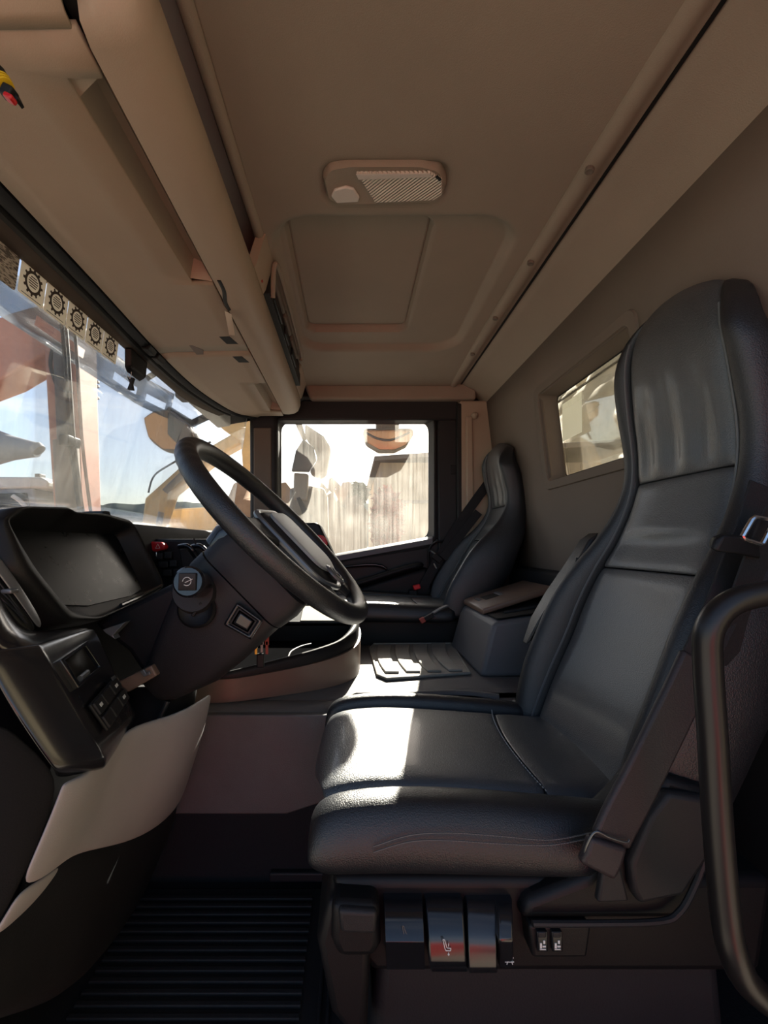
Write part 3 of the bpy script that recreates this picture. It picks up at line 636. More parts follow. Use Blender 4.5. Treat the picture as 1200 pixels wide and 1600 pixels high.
# folded-up armrest on the far side
ap = [(820, 1005, 1.135), (838, 965, 1.135), (862, 925, 1.135), (893, 880, 1.135), (915, 842, 1.135)]
secs = []
for i, (a, b_, y) in enumerate(ap):
    c = P(a, b_, y); w = [.5, .9, 1, 1, .85][i]; dx = V((.8, 0, .6)) * .034 * w
    secs.append([c - dx * .2 + V((0, -.03 * w, 0)), c + dx + V((0, -.03 * w, 0)), c + dx + V((0, .03 * w, 0)), c - dx * .2 + V((0, .03 * w, 0))])
B().loft(secs).obj('armrest', M['leather'], ds, bevel=.012)
B().tube([P(905, 872, 1.10), P(900, 905, 1.10)], .008, 8).obj('armrest_pivot', M['plastic_dark'], ds)

# driver seat belt
sbt = thing('seat_belt', 'dark seat belt in a sleeve hanging along the near side of the driver seat', 'seat belt', P(945, 1345, .585))
pth = smooth_path([P(1196, 760, .66), P(1168, 850, .645), P(1134, 940, .625), P(1092, 1030, .61), P(1044, 1130, .60), P(1000, 1220, .592), P(966, 1285, .586), P(948, 1325, .584)], 5)
B().ribbon(pth, V((.8, .08, .42)), .05, .004).obj('webbing', M['webbing'], sbt, bevel=.0015)
B().ribbon(pth[15:34], V((.8, .08, .42)), .056, .012).obj('sleeve', M['sleeve'], sbt, bevel=.005)
an = [P(948, 1312, .582), P(940, 1338, .582), P(930, 1358, .582)]
B().ribbon(an, V((.8, 0, .42)), .052, .016).obj('anchor_boot', M['sleeve'], sbt, bevel=.006)
poly_plate('anchor_bracket', [(944, 1352), (968, 1345), (984, 1410), (934, 1412)], .588, .60, 'plastic', sbt, .004)
B().tube(smooth_path([P(912, 1345, .583), P(915, 1325, .578), P(930, 1300, .576), P(952, 1308, .574), P(978, 1316, .574), P(983, 1312, .576)]), .0012, 6).obj('wire_clip', M['steel'], sbt)
B().loft([[P(a, b_, Y) for a, b_, Y in sec] for sec in (
    ((1106, 850, .605), (1112, 838, .605), (1116, 842, .588), (1110, 856, .588)), ((1112, 858, .605), (1128, 833, .605), (1130, 836, .583), (1118, 862, .583)),
    ((1150, 862, .605), (1155, 836, .605), (1156, 838, .583), (1150, 866, .583)), ((1188, 874, .605), (1186, 845, .605), (1187, 846, .588), (1188, 872, .588)))]).obj('tongue_grip', M['plastic_dark'], sbt, bevel=.003)
B().tube([P(*q, .585) for q in ((1160, 838), (1168, 824), (1175, 812), (1180, 808), (1192, 810), (1204, 813), (1207, 818), (1200, 832), (1192, 848), (1188, 851), (1176, 847), (1163, 843))], .0033, 8, closed=True).obj('tongue_plate', M['chrome'], sbt)
B().ribbon([P(1215, 800, .60), P(1180, 880, .605), P(1150, 960, .615), P(1130, 1040, .63)], V((.8, .1, .42)), .046, .003).obj('lap_webbing', M['webbing'], sbt)

# belt buckles and the passenger's belt
bk = thing('belt_buckle', 'driver belt buckle standing between driver seat and engine tunnel', 'buckle', P(800, 1108, 1.09))
B().ribbon(smooth_path([P(835, 1130, 1.10), P(815, 1112, 1.10), P(812, 1095, 1.10), P(830, 1078, 1.10)]), (0, 1, 0), .03, .006).obj('stalk', M['satin'], bk, bevel=.002)
B().box(P(796, 1106, 1.09), (.05, .022, .016), Matrix.Rotation(math.radians(-30), 3, 'Y')).obj('buckle_body', M['plastic_dark'], bk, bevel=.003)
B().box(P(784, 1101, 1.085), (.012, .02, .012), Matrix.Rotation(math.radians(-30), 3, 'Y')).obj('release_button', M['rust_red'], bk, bevel=.002)
bk2 = thing('belt_buckle', 'passenger belt buckle with rust red button lying over the seat edge', 'buckle', P(665, 966, 1.72))
B().ribbon(smooth_path([P(700, 946, 1.72), P(690, 950, 1.71), P(676, 958, 1.70)]), (0, 1, 0), .028, .006).obj('stalk', M['satin'], bk2, bevel=.002)
B().box(P(668, 965, 1.70), (.05, .022, .018), Matrix.Rotation(math.radians(-28), 3, 'Y')).obj('buckle_body', M['plastic_dark'], bk2, bevel=.003)
B().box(P(660, 969, 1.70), (.02, .024, .02), Matrix.Rotation(math.radians(-28), 3, 'Y')).obj('release_button', M['rust_red'], bk2, bevel=.003)
pb = thing('seat_belt', 'passenger seat belt running from the door pillar down to a bright red buckle', 'seat belt', P(650, 925, 2.1))
B().ribbon(smooth_path([P(768, 748, 2.1), P(722, 812, 2.1), P(690, 866, 2.1), P(668, 905, 2.1), P(652, 938, 2.1)]), V((.8, 0, .55)), .045, .003).obj('webbing', M['webbing'], pb)
B().ribbon([P(748, 800, 2.08), P(712, 846, 2.08), P(692, 872, 2.08)], V((.8, 0, .55)), .04, .003).obj('lap_webbing', M['webbing'], pb)
B().box(P(683, 872, 2.09), (.05, .02, .03), Matrix.Rotation(math.radians(40), 3, 'Y')).obj('tongue_grip', M['plastic_dark'], pb, bevel=.004)
B().tube([P(672, 860, 2.085), P(684, 868, 2.085)], .005, 8).obj('tongue_plate', M['chrome'], pb)
B().tube([P(678, 880, 2.085), P(682, 888, 2.085)], .006, 8).obj('tongue_edge', M['chrome'], pb)
B().box(P(651, 917, 2.08), (.034, .03, .022), Matrix.Rotation(math.radians(-15), 3, 'Y')).obj('buckle_button', M['vivid_red'], pb, bevel=.004)
B().box(P(645, 928, 2.09), (.04, .03, .04)).obj('buckle_body', M['plastic_dark'], pb, bevel=.005)

# grab rail by the driver's door
gr = thing('grab_rail', 'black tubular grab rail at the right edge in front of the driver seat', 'grab rail', P(1160, 1560, .47))
gpth = smooth_path([P(1330, 918, .50), P(1250, 922, .50), P(1180, 930, .50), P(1134, 948, .50), P(1108, 985, .50), P(1106, 1040, .50), P(1113, 1150, .495), P(1122, 1300, .49), P(1134, 1430, .485), P(1146, 1490, .48), P(1172, 1540, .48), P(1230, 1580, .48), P(1330, 1610, .48)], 8)
B().tube(gpth, .0145, 16).obj('rail_tube', M['rail_black'], gr)

# ------------------------------------------------------------------ dashboard
def PP(rows): return [[P(*q) for q in r] for r in rows]
def patch(name, rows, m, par, solid=.006, sub=2, off=0): return B().grid(PP(rows)).obj(name, M[m], par, solid=solid, sub=sub, off=off)
da = thing('dashboard', 'black moulded dashboard with instrument hood and grey knee panel', 'dashboard', (-.6, 1.2, FZ))
dsh = lambda y: max(0, y - 1.72) ** 2 * .75
B().loft([[(WX(y, .045) + .01, y, .045), (-.66 + dsh(y), y, .060), (-.60 + dsh(y), y, .055), (-.578 + dsh(y), y, .03), (-.565 + dsh(y), y, -.06), (-.56 + dsh(y), y, -.16), (-.60 + dsh(y), y, -.30), (-.66 + dsh(y), y, -.395), (-.84, y, -.395), (-.84, y, 0.03)]
          for y in (.46, .7, 1.0, 1.3, 1.6, 1.8, 2.0, 2.13)]).obj('dash_body', M['dash_soft'], da)
ro = [(-8, 812, .61), (28, 790, .64), (102, 791, .78), (114, 799, .80), (162, 801, .92), (206, 812, 1.06), (258, 918, 1.08), (218, 944, .98), (150, 975, .80), (90, 985, .68), (10, 890, .60)]
ri = [(10, 816, .635), (36, 799, .675), (100, 801, .79), (112, 807, .81), (160, 810, .92), (200, 822, 1.045), (250, 917, 1.06), (215, 935, .98), (150, 964, .80), (112, 957, .72), (60, 893, .655)]
rs = [(6, 834, .66), (22, 827, .675), (95, 830, .79), (110, 832, .82), (155, 834, .92), (199, 834, 1.035), (205, 920, 1.02), (190, 931, .96), (145, 947, .80), (108, 945, .715), (55, 882, .67)]
def dens(loop, k=4):
    n = len(loop); o = []
    for i in range(n):
        a, b_ = V(P(*loop[i])), V(P(*loop[(i + 1) % n])); o += [a.lerp(b_, q / k) for q in range(k)]
    return o
Lo, Li, Ls = dens(ro), dens(ri), dens(rs)
pa_, pb_, pc_ = Ls[0] + V((-.03, 0, 0)), Ls[20] + V((-.03, 0, 0)), Ls[36] + V((-.03, 0, 0))
pn_ = (pb_ - pa_).cross(pc_ - pa_)
Ls = [V((pa_.x - (pn_.y * (p.y - pa_.y) + pn_.z * (p.z - pa_.z)) / pn_.x, p.y, p.z)) for p in Ls]
mid = [a.lerp(b_, .5) + V((.012, 0, .004)) for a, b_ in zip(Lo, Li)]
back = [p + V((-.14, 0, -.02)) for p in Lo]
B().loft([back, Lo, mid, Li, [a.lerp(b_, .04) for a, b_ in zip(Li, Ls)], [a.lerp(b_, .97) for a, b_ in zip(Li, Ls)], Ls], caps=False).obj('instrument_hood', M['plastic_dark'], da, sharp=50, sub=1)
scr = B(); nS = len(Ls); cS = sum(Ls, V()) / nS
scr.add(Ls + [cS], [(i, (i + 1) % nS, nS) for i in range(nS)]); scr.obj('display', M['screen'], da, solid=.004, off=0, flat=True)
B().tube([p + V((.004, 0, .003)) for p in Li[24:31]], .004, 8).obj('hood_ledge', M['trim_gloss'], da)
B().loft([[P(158, 803, .93), P(164, 798, .93), P(172, 799, .94), P(174, 806, .94)], [p + V((-.06, .02, .0)) for p in (P(158, 803, .93), P(164, 798, .93), P(172, 799, .94), P(174, 806, .94))]]).obj('hood_sensor', M['black'], da, bevel=.002)
patch('side_trim', [[(-14, 905, .58), (15, 960, .60), (40, 985, .62), (80, 988, .65), (140, 978, .75)], [(-14, 950, .55), (15, 992, .56), (45, 1010, .57), (90, 1001, .62), (144, 986, .745)], [(-14, 1012, .53), (15, 1022, .545), (48, 1022, .555), (92, 1006, .615), (146, 990, .745)]], 'trim_gloss', da)
patch('vent_strip', [[(-14, 852, .60), (20, 895, .615), (60, 958, .63), (67, 978, .635)], [(-14, 885, .59), (8, 912, .60), (44, 960, .61), (60, 985, .625)]], 'satin', da, .003)
patch('air_vent', [[(-14, 885, .595), (8, 912, .605), (44, 960, .615), (58, 983, .628)], [(-14, 930, .585), (0, 952, .59), (22, 978, .60), (50, 988, .615)]], 'black', da, .003)
for k in range(3): B().tube([P(-12, 898 + k * 12, .592), P(8 + k * 8, 922 + k * 16, .60), P(30 + k * 6, 952 + k * 11, .606)], .0015, 6).obj('vent_slat', M['plastic'], da)
B().pbox(0, 921, 17, 928, .585, .60).obj('vent_tab', M['satin'], da, bevel=.002)
# driver-side pod with storage pocket and switches
pod = []
for L_, E_, C_ in (((-20, 1018, .50), (54, 1008, .552), (146, 980, .755)), ((-20, 1032, .493), (62, 1016, .548), (150, 986, .752)), ((-12, 1060, .492), (78, 1045, .546), (160, 1005, .75)), ((30, 1130, .494), (120, 1118, .546), (184, 1056, .75)),
                   ((74, 1192, .498), (154, 1178, .548), (207, 1104, .75)), ((86, 1206, .502), (161, 1190, .552), (212, 1114, .752)), ((84, 1216, .53), (160, 1200, .575), (210, 1122, .77))):
    l3 = lambda a, b_, t: tuple(a[i] * (1 - t) + b_[i] * t for i in range(3))
    bl_ = l3(L_, E_, .5); pod.append([L_, (bl_[0], bl_[1], bl_[2] - .004), l3(L_, E_, .9), l3(L_, E_, .985), l3(E_, C_, .02), l3(E_, C_, .08), l3(E_, C_, .5), C_])
patch('switch_pod', pod, 'trim_gloss', da, .008)
A0, Bv, Cv = P(64, 1020, .546), P(158, 1186, .55), P(150, 988, .75)
e1, e2 = Bv - A0, Cv - A0; e1n = e1.normalized(); nn = e2.cross(e1).normalized()
if nn.x < 0: nn = -nn
def Q(px, py, h=0):                                            # pixel onto the pod face, lifted h
    d = V(((px - CX) / F, 1, (CY - py) / F)); t = A0.dot(nn) / d.dot(nn); return d * t + nn * h
pkt = [(84, 1036), (127, 1006), (155, 1046), (113, 1080)]; pki = [(92, 1037), (126, 1013), (148, 1046), (113, 1073)]
b = B(); n4 = range(4)
b.loft([[Q(*q, .000) for q in pkt], [Q(*q, .009) for q in pkt], [Q(*q, .009) for q in pki], [Q(*q, .002) for q in pki]], caps=False).obj('pocket_frame', M['plastic_gloss'], da, bevel=.0015)
pk = B().add([Q(*q, .003) for q in pki], [(0, 1, 2, 3)]).obj('pocket', M['black'], da, solid=.002)
B().tube([Q(118, 1064, .006), Q(130, 1054, .006)], .004, 8).obj('pocket_clip', M['satin'], da)
def lerp2(c, u, v): return tuple((c[0][i] * (1 - u) + c[1][i] * u) * (1 - v) + (c[3][i] * (1 - u) + c[2][i] * u) * v for i in (0, 1))
sq = [(131, 1106), (171, 1062), (194, 1096), (160, 1147)]
B().extr([Q(*q, .004) for q in sq], nn * .005).obj('switch_bank', M['black'], da, bevel=.002)
for r_ in range(2):
    for c_ in range(3):
        u0, u1, v0, v1 = c_ / 3 + .025, (c_ + 1) / 3 - .025, r_ / 2 + .04, (r_ + 1) / 2 - .04
        s_ = B().extr([Q(*lerp2(sq, u, v), .008) for u, v in ((u0, v0), (u1, v0), (u1, v1), (u0, v1))], nn * .004).obj('switch_button', M['plastic'], da, bevel=.0015)
        if (r_, c_) in ((0, 0), (0, 2), (1, 2)):
            B().extr([Q(*lerp2(sq, u0 + a * (u1 - u0), v0 + q * (v1 - v0)), .0122) for a, q in ((.35, .35), (.65, .35), (.65, .6), (.35, .6))], nn * .0006).obj('icon', M['white_print'], s_)
B().extr([Q(*q, .009) for q in ((164, 1064), (170, 1060), (180, 1074), (176, 1080))], nn * .001).obj('icon', M['satin'], da)
knee = [[(98, 1222, .50), (140, 1208, .55), (178, 1160, .64), (205, 1133, .71), (262, 1120, .81), (305, 1100, .90), (331, 1080, .98)],
        [(94, 1232, .495), (138, 1222, .545), (178, 1175, .635), (203, 1142, .70), (262, 1128, .80), (306, 1110, .89), (330, 1092, .98)],
        [(76, 1280, .485), (116, 1268, .53), (150, 1235, .61), (185, 1200, .68), (245, 1190, .79), (296, 1170, .89), (318, 1145, .99)],
        [(50, 1340, .47), (92, 1325, .515), (122, 1300, .58), (158, 1270, .66), (220, 1262, .78), (272, 1242, .89), (298, 1205, 1.0)],
        [(28, 1392, .46), (70, 1372, .51), (100, 1345, .57), (130, 1332, .62), (190, 1322, .76), (245, 1297, .90), (284, 1255, 1.01)]]
patch('knee_panel', knee, 'knee', da, .008)
patch('knee_panel_tail', [[(28, 1392, .46), (70, 1372, .51), (100, 1345, .57)], [(6, 1436, .452), (48, 1406, .50), (78, 1376, .555)], [(-18, 1472, .445), (18, 1440, .485), (50, 1408, .54)]], 'knee', da, .008)
lowp = [[(-18, 1440, .48), (40, 1390, .56), (95, 1325, .615), (130, 1310, .655), (190, 1296, .79), (245, 1270, .93), (288, 1230, 1.035)],
        [(-18, 1500, .46), (50, 1440, .54), (98, 1395, .60), (125, 1385, .64), (180, 1370, .77), (230, 1345, .91), (268, 1300, 1.03)],
        [(-18, 1560, .47), (40, 1520, .545), (85, 1485, .61), (112, 1470, .65), (160, 1450, .76), (205, 1410, .90), (238, 1365, 1.04)],
        [(-18, 1598, .48), (30, 1584, .55), (75, 1572, .62), (110, 1560, .66), (148, 1530, .75), (182, 1480, .88), (212, 1430, 1.05)],
        [(-60, 1600, .50), (-30, 1590, .60), (0, 1580, .66), (30, 1570, .70), (60, 1540, .80), (100, 1490, .92), (140, 1440, 1.06)]]
patch('lower_panel', lowp, 'plastic', da, .008)
patch('end_panel', [[(-25, 1098, .462), (45, 1160, .482), (99, 1214, .50)], [(-25, 1250, .452), (35, 1275, .468), (74, 1286, .488)], [(-25, 1350, .448), (10, 1360, .458), (46, 1352, .472)], [(-25, 1470, .442), (-12, 1452, .447), (4, 1434, .454)]], 'dash_soft', da, .008)
# centre switch cluster
poly_plate('centre_fascia', [(222, 842), (352, 842), (352, 930), (252, 930)], 1.27, 1.45, 'plastic_dark', da, .01)
hz = poly_plate('hazard_switch', [(229, 850), (234, 846), (252, 847), (258, 853), (256, 859), (240, 862), (233, 860)], 1.245, 1.29, 'red', da, .006)
strokes([(243, 857, 246.5, 850), (246.5, 850, 250, 856.5), (250, 856.5, 243, 857)], 1.2445, .0007, hz)
for a, b_, c_, d_ in ((240, 864, 254, 874), (256, 862, 268, 873), (247, 877, 262, 887), (264, 875, 276, 886), (254, 890, 268, 900), (270, 889, 282, 899)):
    B().pbox(a, b_, c_, d_, 1.255, 1.28).obj('fascia_button', M['plastic'], da, bevel=.003)
B().pbox(241, 862, 245, 871, 1.252, 1.27).obj('chrome_tab', M['chrome'], da, bevel=.002)
for x0 in (292, 312):
    B().tube(smooth_path([P(x0 - 12, 854, 1.24), P(x0, 853, 1.23), P(x0 + 9, 860, 1.23), P(x0 + 17, 872, 1.24)]), .007, 10).obj('vent_bezel', M['plastic_gloss'], da)
    poly_plate('centre_vent', [(x0 - 12, 858), (x0, 857), (x0 + 12, 874), (x0 + 4, 890), (x0 - 8, 886)], 1.25, 1.30, 'black', da, .003)
B().tube([P(303, 841, 1.23), P(306, 852, 1.23)], .0025, 6).obj('vent_tab', M['plastic_dark'], da)
# raised panel with red parking brake knob, centre of the dash
poly_plate('brake_panel', [(452, 826), (470, 817), (494, 816), (500, 821), (523, 870), (520, 892), (470, 892)], 1.5, 1.62, 'plastic_dark', da, .008)
B().lathe(P(497, 850, 1.5), (.25, -1, .15), [(0, .014), (.01, .016), (.02, .026), (.03, .027), (.036, .022)], 20).obj('parking_brake_knob', M['red'], da)
# moulding under the column, clip and wiring
poly_plate('column_gaiter', [(142, 975), (176, 957), (262, 915), (305, 892), (322, 930), (262, 1035), (240, 1082), (200, 1020)], .83, 1.0, 'plastic_dark', da, .012)
poly_plate('gaiter_plate', [(182, 1066), (236, 1040), (245, 1056), (200, 1082)], .80, .83, 'tray_brown', da, .003)
poly_plate('cable_clip', [(219, 1050), (224, 1046), (228, 1053), (233, 1049), (235, 1054), (225, 1058)], .795, .802, 'satin', da, .001)
B().tube([P(262, 1095, .84), P(252, 1118, .84), P(246, 1132, .84)], .005, 8).obj('column_rod', M['steel'], da)
B().tube(smooth_path([P(256, 1072, .93), P(250, 1105, .92), P(236, 1150, .90), P(205, 1190, .90)]), .068, 16).obj('column_sun_block', M['dash_soft'], da)  # added to block a stray sun patch on the lower panel
poly_plate('gaiter_lip', [(160, 984), (196, 972), (176, 993), (180, 999), (166, 990)], .80, .82, 'satin', da, .001)

# lower centre tray
tr = thing('dash_tray', 'open storage tray with brown skirt under the steering wheel', 'tray', (-.15, 1.35, -.41))
tpp = [(-.42, 1.115, -.342, -.348), (-.36, 1.12, -.336, -.348), (-.30, 1.13, -.326, -.348), (-.2, 1.17, -.311, -.341), (-.1, 1.22, -.296, -.332), (-.03, 1.275, -.282, -.322), (.008, 1.34, -.262, -.312), (.022, 1.43, -.248, -.305), (.022, 1.56, -.245, -.30), (.0, 1.62, -.245, -.30)]
pa = smooth_path([(x, y, zt_) for x, y, zt_, zm in tpp], 4); pm = smooth_path([(x, y, zm) for x, y, zt_, zm in tpp], 4)
cen = V((-.2, 1.42, 0))
def inset(p, d, z=None):
    q = V((cen.x - p.x, cen.y - p.y, 0)).normalized() * d; return V((p.x + q.x, p.y + q.y, p.z if z is None else z))
B().loft([[V((p.x, p.y, TZ + .002)), inset(V((p.x, p.y, TZ + .002)), -.004), inset(m_, -.006), m_ + V((0, 0, .001)), inset(m_, .02), V((*inset(p, .02).xy, TZ + .002))] for p, m_ in zip(pa, pm)]).obj('skirt', M['tray_brown'], tr, sharp=50)
B().loft([[m_ + V((0, 0, .001)), inset(p, -.001, p.z - .012), inset(p, .003, p.z - .002), inset(p, .010, p.z), inset(p, .018, p.z - .004), inset(p, .024, -.355), inset(p, .03, -.36)] for p, m_ in zip(pa, pm)], caps=False, closed=False).obj('rim', M['plastic_dark'], tr, sharp=60)
B().extr([inset(p, .02, -.362) for p in pa] + [V((-.42, 1.62, -.362))], (0, 0, .006)).obj('tray_floor', M['matte_black'], tr)
B().prism([(-.46, -.36), (.02, -.36), (.015, -.285), (-.46, -.285)], 1.6, 1.63).obj('back_wall', M['plastic_dark'], tr, bevel=.005)
B().extr([(-.5, 1.6, -.305), (-.5, 1.6, -.288), (-.5, 1.715, -.244), (-.5, 1.715, -.30)], (.51, 0, 0)).obj('shelf', M['plastic_dark'], tr, bevel=.004)
tag(B().extr([(-.19, 1.607, -.2838), (-.19, 1.607, -.282), (-.19, 1.708, -.2434), (-.19, 1.708, -.2452)], (.18, 0, 0)).obj('sunlit_sheet', M['paper']), 'white sheet painting the sunlit lid behind the steering wheel', 'paper')  # white plate stands in for a sunlit lid, its brightness in the colour
cb = B().tube(smooth_path([P(450, 1028, 1.26), P(455, 1018, 1.30), P(470, 1010, 1.36), P(486, 1006, 1.40)]), .0025, 8).obj('tray_cable', M['tunnel'])
tag(cb, 'thin pale cable end lying inside the open dash tray', 'cable')

# ------------------------------------------------------------------ steering column and wheel
WC = V((-.145, .87, .028)); wu = V((.70, .0, -.714)).normalized(); wv = V((.03, .99, .085)); wv = (wv - wu * wv.dot(wu)).normalized(); wnn = wu.cross(wv)
def W(a, b_, c): return WC + wu * a + wv * b_ + wnn * c
sc_ = thing('steering_column', 'black steering column shroud with stalk, lock and switch below the wheel', 'steering column', W(.05, 0, -.38))
def rr(a0, a1, b0, b1, c, r=.03, k=4):
    o = []
    for ca, cb_, s0 in ((a1 - r, b1 - r, 0), (a0 + r, b1 - r, 90), (a0 + r, b0 + r, 180), (a1 - r, b0 + r, 270)):
        for q in range(k + 1): t = math.radians(s0 + 90 * q / k); o.append(W(ca + r * math.cos(t), cb_ + r * math.sin(t), c))
    return o
B().loft([rr(-.058, .13, -.06, .06, -.048), rr(-.064, .142, -.078, .078, -.056), rr(-.066, .146, -.084, .084, -.08), rr(-.064, .140, -.086, .086, -.118)]).obj('switch_cowl', M['plastic'], sc_, sharp=50)
B().loft([rr(-.066, .138, -.086, .086, -.121), rr(-.066, .137, -.09, .09, -.15), rr(-.050, .135, -.09, .09, -.21), rr(-.022, .128, -.088, .088, -.28), rr(.010, .10, -.08, .08, -.36, .025), rr(.02, .085, -.07, .07, -.385, .02)]).obj('column_shroud', M['plastic'], sc_, sharp=50)
B().loft([rr(-.075, -.02, -.07, .08, -.05, .02), rr(-.082, -.02, -.075, .09, -.07, .02), rr(-.078, -.02, -.075, .09, -.10, .02)]).obj('column_top_cover', M['plastic_gloss'], sc_, sharp=50)
# stalk pointing at the camera
s0 = P(310, 925, .79); sd = V((.05, -1, .16)).normalized()
B().lathe(P(306, 925, .80), sd, [(-.02, .040), (.01, .040), (.018, .036)], 24).obj('stalk_collar', M['plastic'], sc_)
st = B().lathe(P(312, 913, .785), sd, [(0, .024), (.03, .024), (.034, .026), (.062, .0265), (.066, .023)], 24).obj('stalk', M['plastic_gloss'], sc_)
tip = P(312, 913, .785) + sd * .0665
rx = sd.cross(V((0, 0, 1))).normalized(); ry = rx.cross(sd).normalized()
B().lathe(tip, sd, [(0, .021), (.0035, .020), (.004, .018)], 4).obj('stalk_cap', M['plastic'], st, bevel=.003)
ib = B()
for k in range(10):
    a0, a1 = k * .6, k * .6 + .6
    if k < 9: ib.tube([tip + sd * .0048 + (rx * math.cos(a0) + ry * math.sin(a0)) * .007, tip + sd * .0048 + (rx * math.cos(a1) + ry * math.sin(a1)) * .007], .0006, 5)
ib.tube([tip + sd * .0048 - rx * .009 + ry * .004, tip + sd * .0048 + rx * .003 - ry * .002], .0006, 5); ib.obj('icon', M['white_print'], st)
B().lathe(P(308, 952, .79), (.1, -1, .1), [(-.01, .034), (.006, .034), (.010, .030), (.006, .026), (.002, .010)], 26).obj('lock_ring', M['plastic_dark'], sc_)
B().box(P(308, 952, .782), (.006, .006, .03), Matrix.Rotation(math.radians(35), 3, 'Y')).obj('lock_slot', M['black'], sc_, bevel=.002)
q4 = [(370, 941), (411, 970), (392, 1000), (349, 976)]
ps4 = lambda k, Y: [P(380 + (x - 380) * k, 971 + (y - 971) * k, Y) for x, y in q4]
sfr = B().loft([ps4(1, .785), ps4(1, .776), ps4(.86, .772), ps4(.7, .776)], caps=False).obj('switch_frame', M['trim_gloss'], sc_, bevel=.002)
sfi = B().loft([ps4(.72, .79), ps4(.72, .777), ps4(.6, .777), ps4(.58, .79)]).obj('switch_well', M['black'], sc_)
B().loft([ps4(.5, .79), ps4(.5, .772), ps4(.42, .769)]).obj('rocker', M['trim_gloss'], sc_, bevel=.0015)
# wheel
sw = thing('steering_wheel', 'black leather rimmed steering wheel with trimmed hub and pale painted sheen', 'steering wheel', WC)
nb = 96; ringp = [W(.226 * math.cos(2 * math.pi * k / nb), .226 * math.sin(2 * math.pi * k / nb), 0) for k in range(nb)]
secs = []
for k in range(nb + 1):
    t = 2 * math.pi * k / nb; rad = wu * math.cos(t) + wv * math.sin(t); c = WC + rad * .226; sec = []
    grip = .0022 * max(0, math.cos(2 * (t - math.pi * 1.17))) ** 2 * math.sin(t * 46) if 3.0 < t < 4.6 else 0
    for j in range(14):
        f = 2 * math.pi * j / 14; r_ = .0195 + (grip if -.2 < math.cos(f) else 0)
        sec.append(c + rad * math.cos(f) * r_ + wnn * math.sin(f) * r_ * 1.02)
    secs.append(sec)
B().loft(secs, caps=False).obj('rim', M['leather'], sw, sub=1)
def lpad(k, c): return [W(.042 + x * k, y * k, c) for x, y in rpoly([(-.085, -.085), (.085, -.095), (.125, 0), (.085, .095), (-.085, .085)], .03, 5)]
B().loft([lpad(.8, -.045), lpad(1, -.03), lpad(1, 0.0), lpad(.93, .012), lpad(.6, .018)]).obj('hub_pad', M['plastic'], sw, sharp=55)
B().loft([lpad(.80, .0165), lpad(.80, .0215), lpad(.76, .0225)]).obj('hub_sheen', M['pad_sheen'], sw, sharp=55)  # pale plate paints the sun sheen onto the dark hub pad
B().tube([p for p in lpad(1.01, .004)], .006, 8, closed=True).obj('hub_trim', M['satin'], sw)
for a0, b0, a1, b1 in ((.0, -.08, -.02, -.212), (.0, .08, -.02, .212), (.10, -.05, .19, -.10), (.10, .05, .19, .10)):
    d = V((a1 - a0, b1 - b0)).normalized(); nx = V((-d.y, d.x)); s2 = []
    for f, w_ in ((0, .034), (.4, .026), (1, .024)):
        a, b_ = a0 + (a1 - a0) * f, b0 + (b1 - b0) * f
        s2.append([W(a + nx.x * w_ * s_, b_ + nx.y * w_ * s_, c) for s_, c in ((-1, -.014), (1, -.014), (1, .004), (-1, .004))])
    B().loft(s2).obj('spoke', M['plastic'], sw, bevel=.006)
em = B().lathe(W(.140, -.030, .0205), wnn, [(0, .024), (.003, .024), (.005, .021)], 28).obj('emblem', M['satin'], sw)
B().lathe(W(.140, -.030, .0257), wnn, [(0, .017), (.0008, .017)], 24).obj('emblem_face', M['plastic_dark'], em)
eb = B()
for a, b_, a2, b2 in ((-.01, 0, .006, .004), (.006, .004, .0, -.008), (.0, -.008, -.01, 0), (-.004, .008, .01, .0)): eb.tube([W(.140 + a, -.030 + b_, .027), W(.140 + a2, -.030 + b2, .027)], .0012, 6)
eb.obj('emblem_mark', M['satin'], em)
# keys
ky = thing('key_bunch', 'small bunch of keys hanging below the steering column switch', 'keys', P(408, 1005, .92))
B().tube([P(414 + 8 * math.cos(t * .52), 986 + 8 * math.sin(t * .52), .92) for t in range(13)], .001, 6).obj('key_ring', M['steel'], ky)
for i, (x, mm) in enumerate(((400, 'brass'), (409, 'steel'), (417, 'rust_red'))):
    B().box(P(x, 1000, .92 + i * .006), (.009, .003, .022)).obj('key_bow', M[mm], ky, bevel=.001)
    B().box(P(x, 1012, .92 + i * .006), (.0055, .003, .028)).obj('key_blade', M[mm], ky, bevel=.0005)
fobj = B().box(P(407, 1032, .92), (.016, .008, .03)).obj('key_fob', M['plastic_dark'], ky, bevel=.003)

# ------------------------------------------------------------------ storage box and mats
sb_ = thing('storage_box', 'grey plastic storage box with lid standing on the tunnel between the seats', 'storage box', (.55, 1.6, TZ))
def bx4(x0, x1, y0, y1, z0, z1=None): z1 = z0 if z1 is None else z1; return [V((x0, y0, z0)), V((x0, y1, z0)), V((x1, y1, z1)), V((x1, y0, z1))]
B().loft([bx4(.392, .68, 1.335, 1.735, TZ + .001), bx4(.428, .68, 1.345, 1.732, -.275, -.25), bx4(.442, .68, 1.352, 1.727, -.243, -.21)]).obj('body', M['box_grey'], sb_, bevel=.014, seg=4)
ld = B().loft([bx4(.442, .68, 1.47, 1.724, -.240, -.165), bx4(.440, .68, 1.468, 1.727, -.222, -.148), bx4(.450, .68, 1.478, 1.719, -.214, -.142)]).obj('lid', M['tray_brown'], sb_, bevel=.006)
B().loft([bx4(.455, .69, 1.365, 1.462, -.236, -.20), bx4(.455, .69, 1.365, 1.462, -.234, -.198)]).obj('side_recess', M['black'], sb_)
B().tube([V((.50, 1.43, -.226)), V((.68, 1.43, -.196))], .006, 8).obj('recess_bar', M['plastic'], sb_)
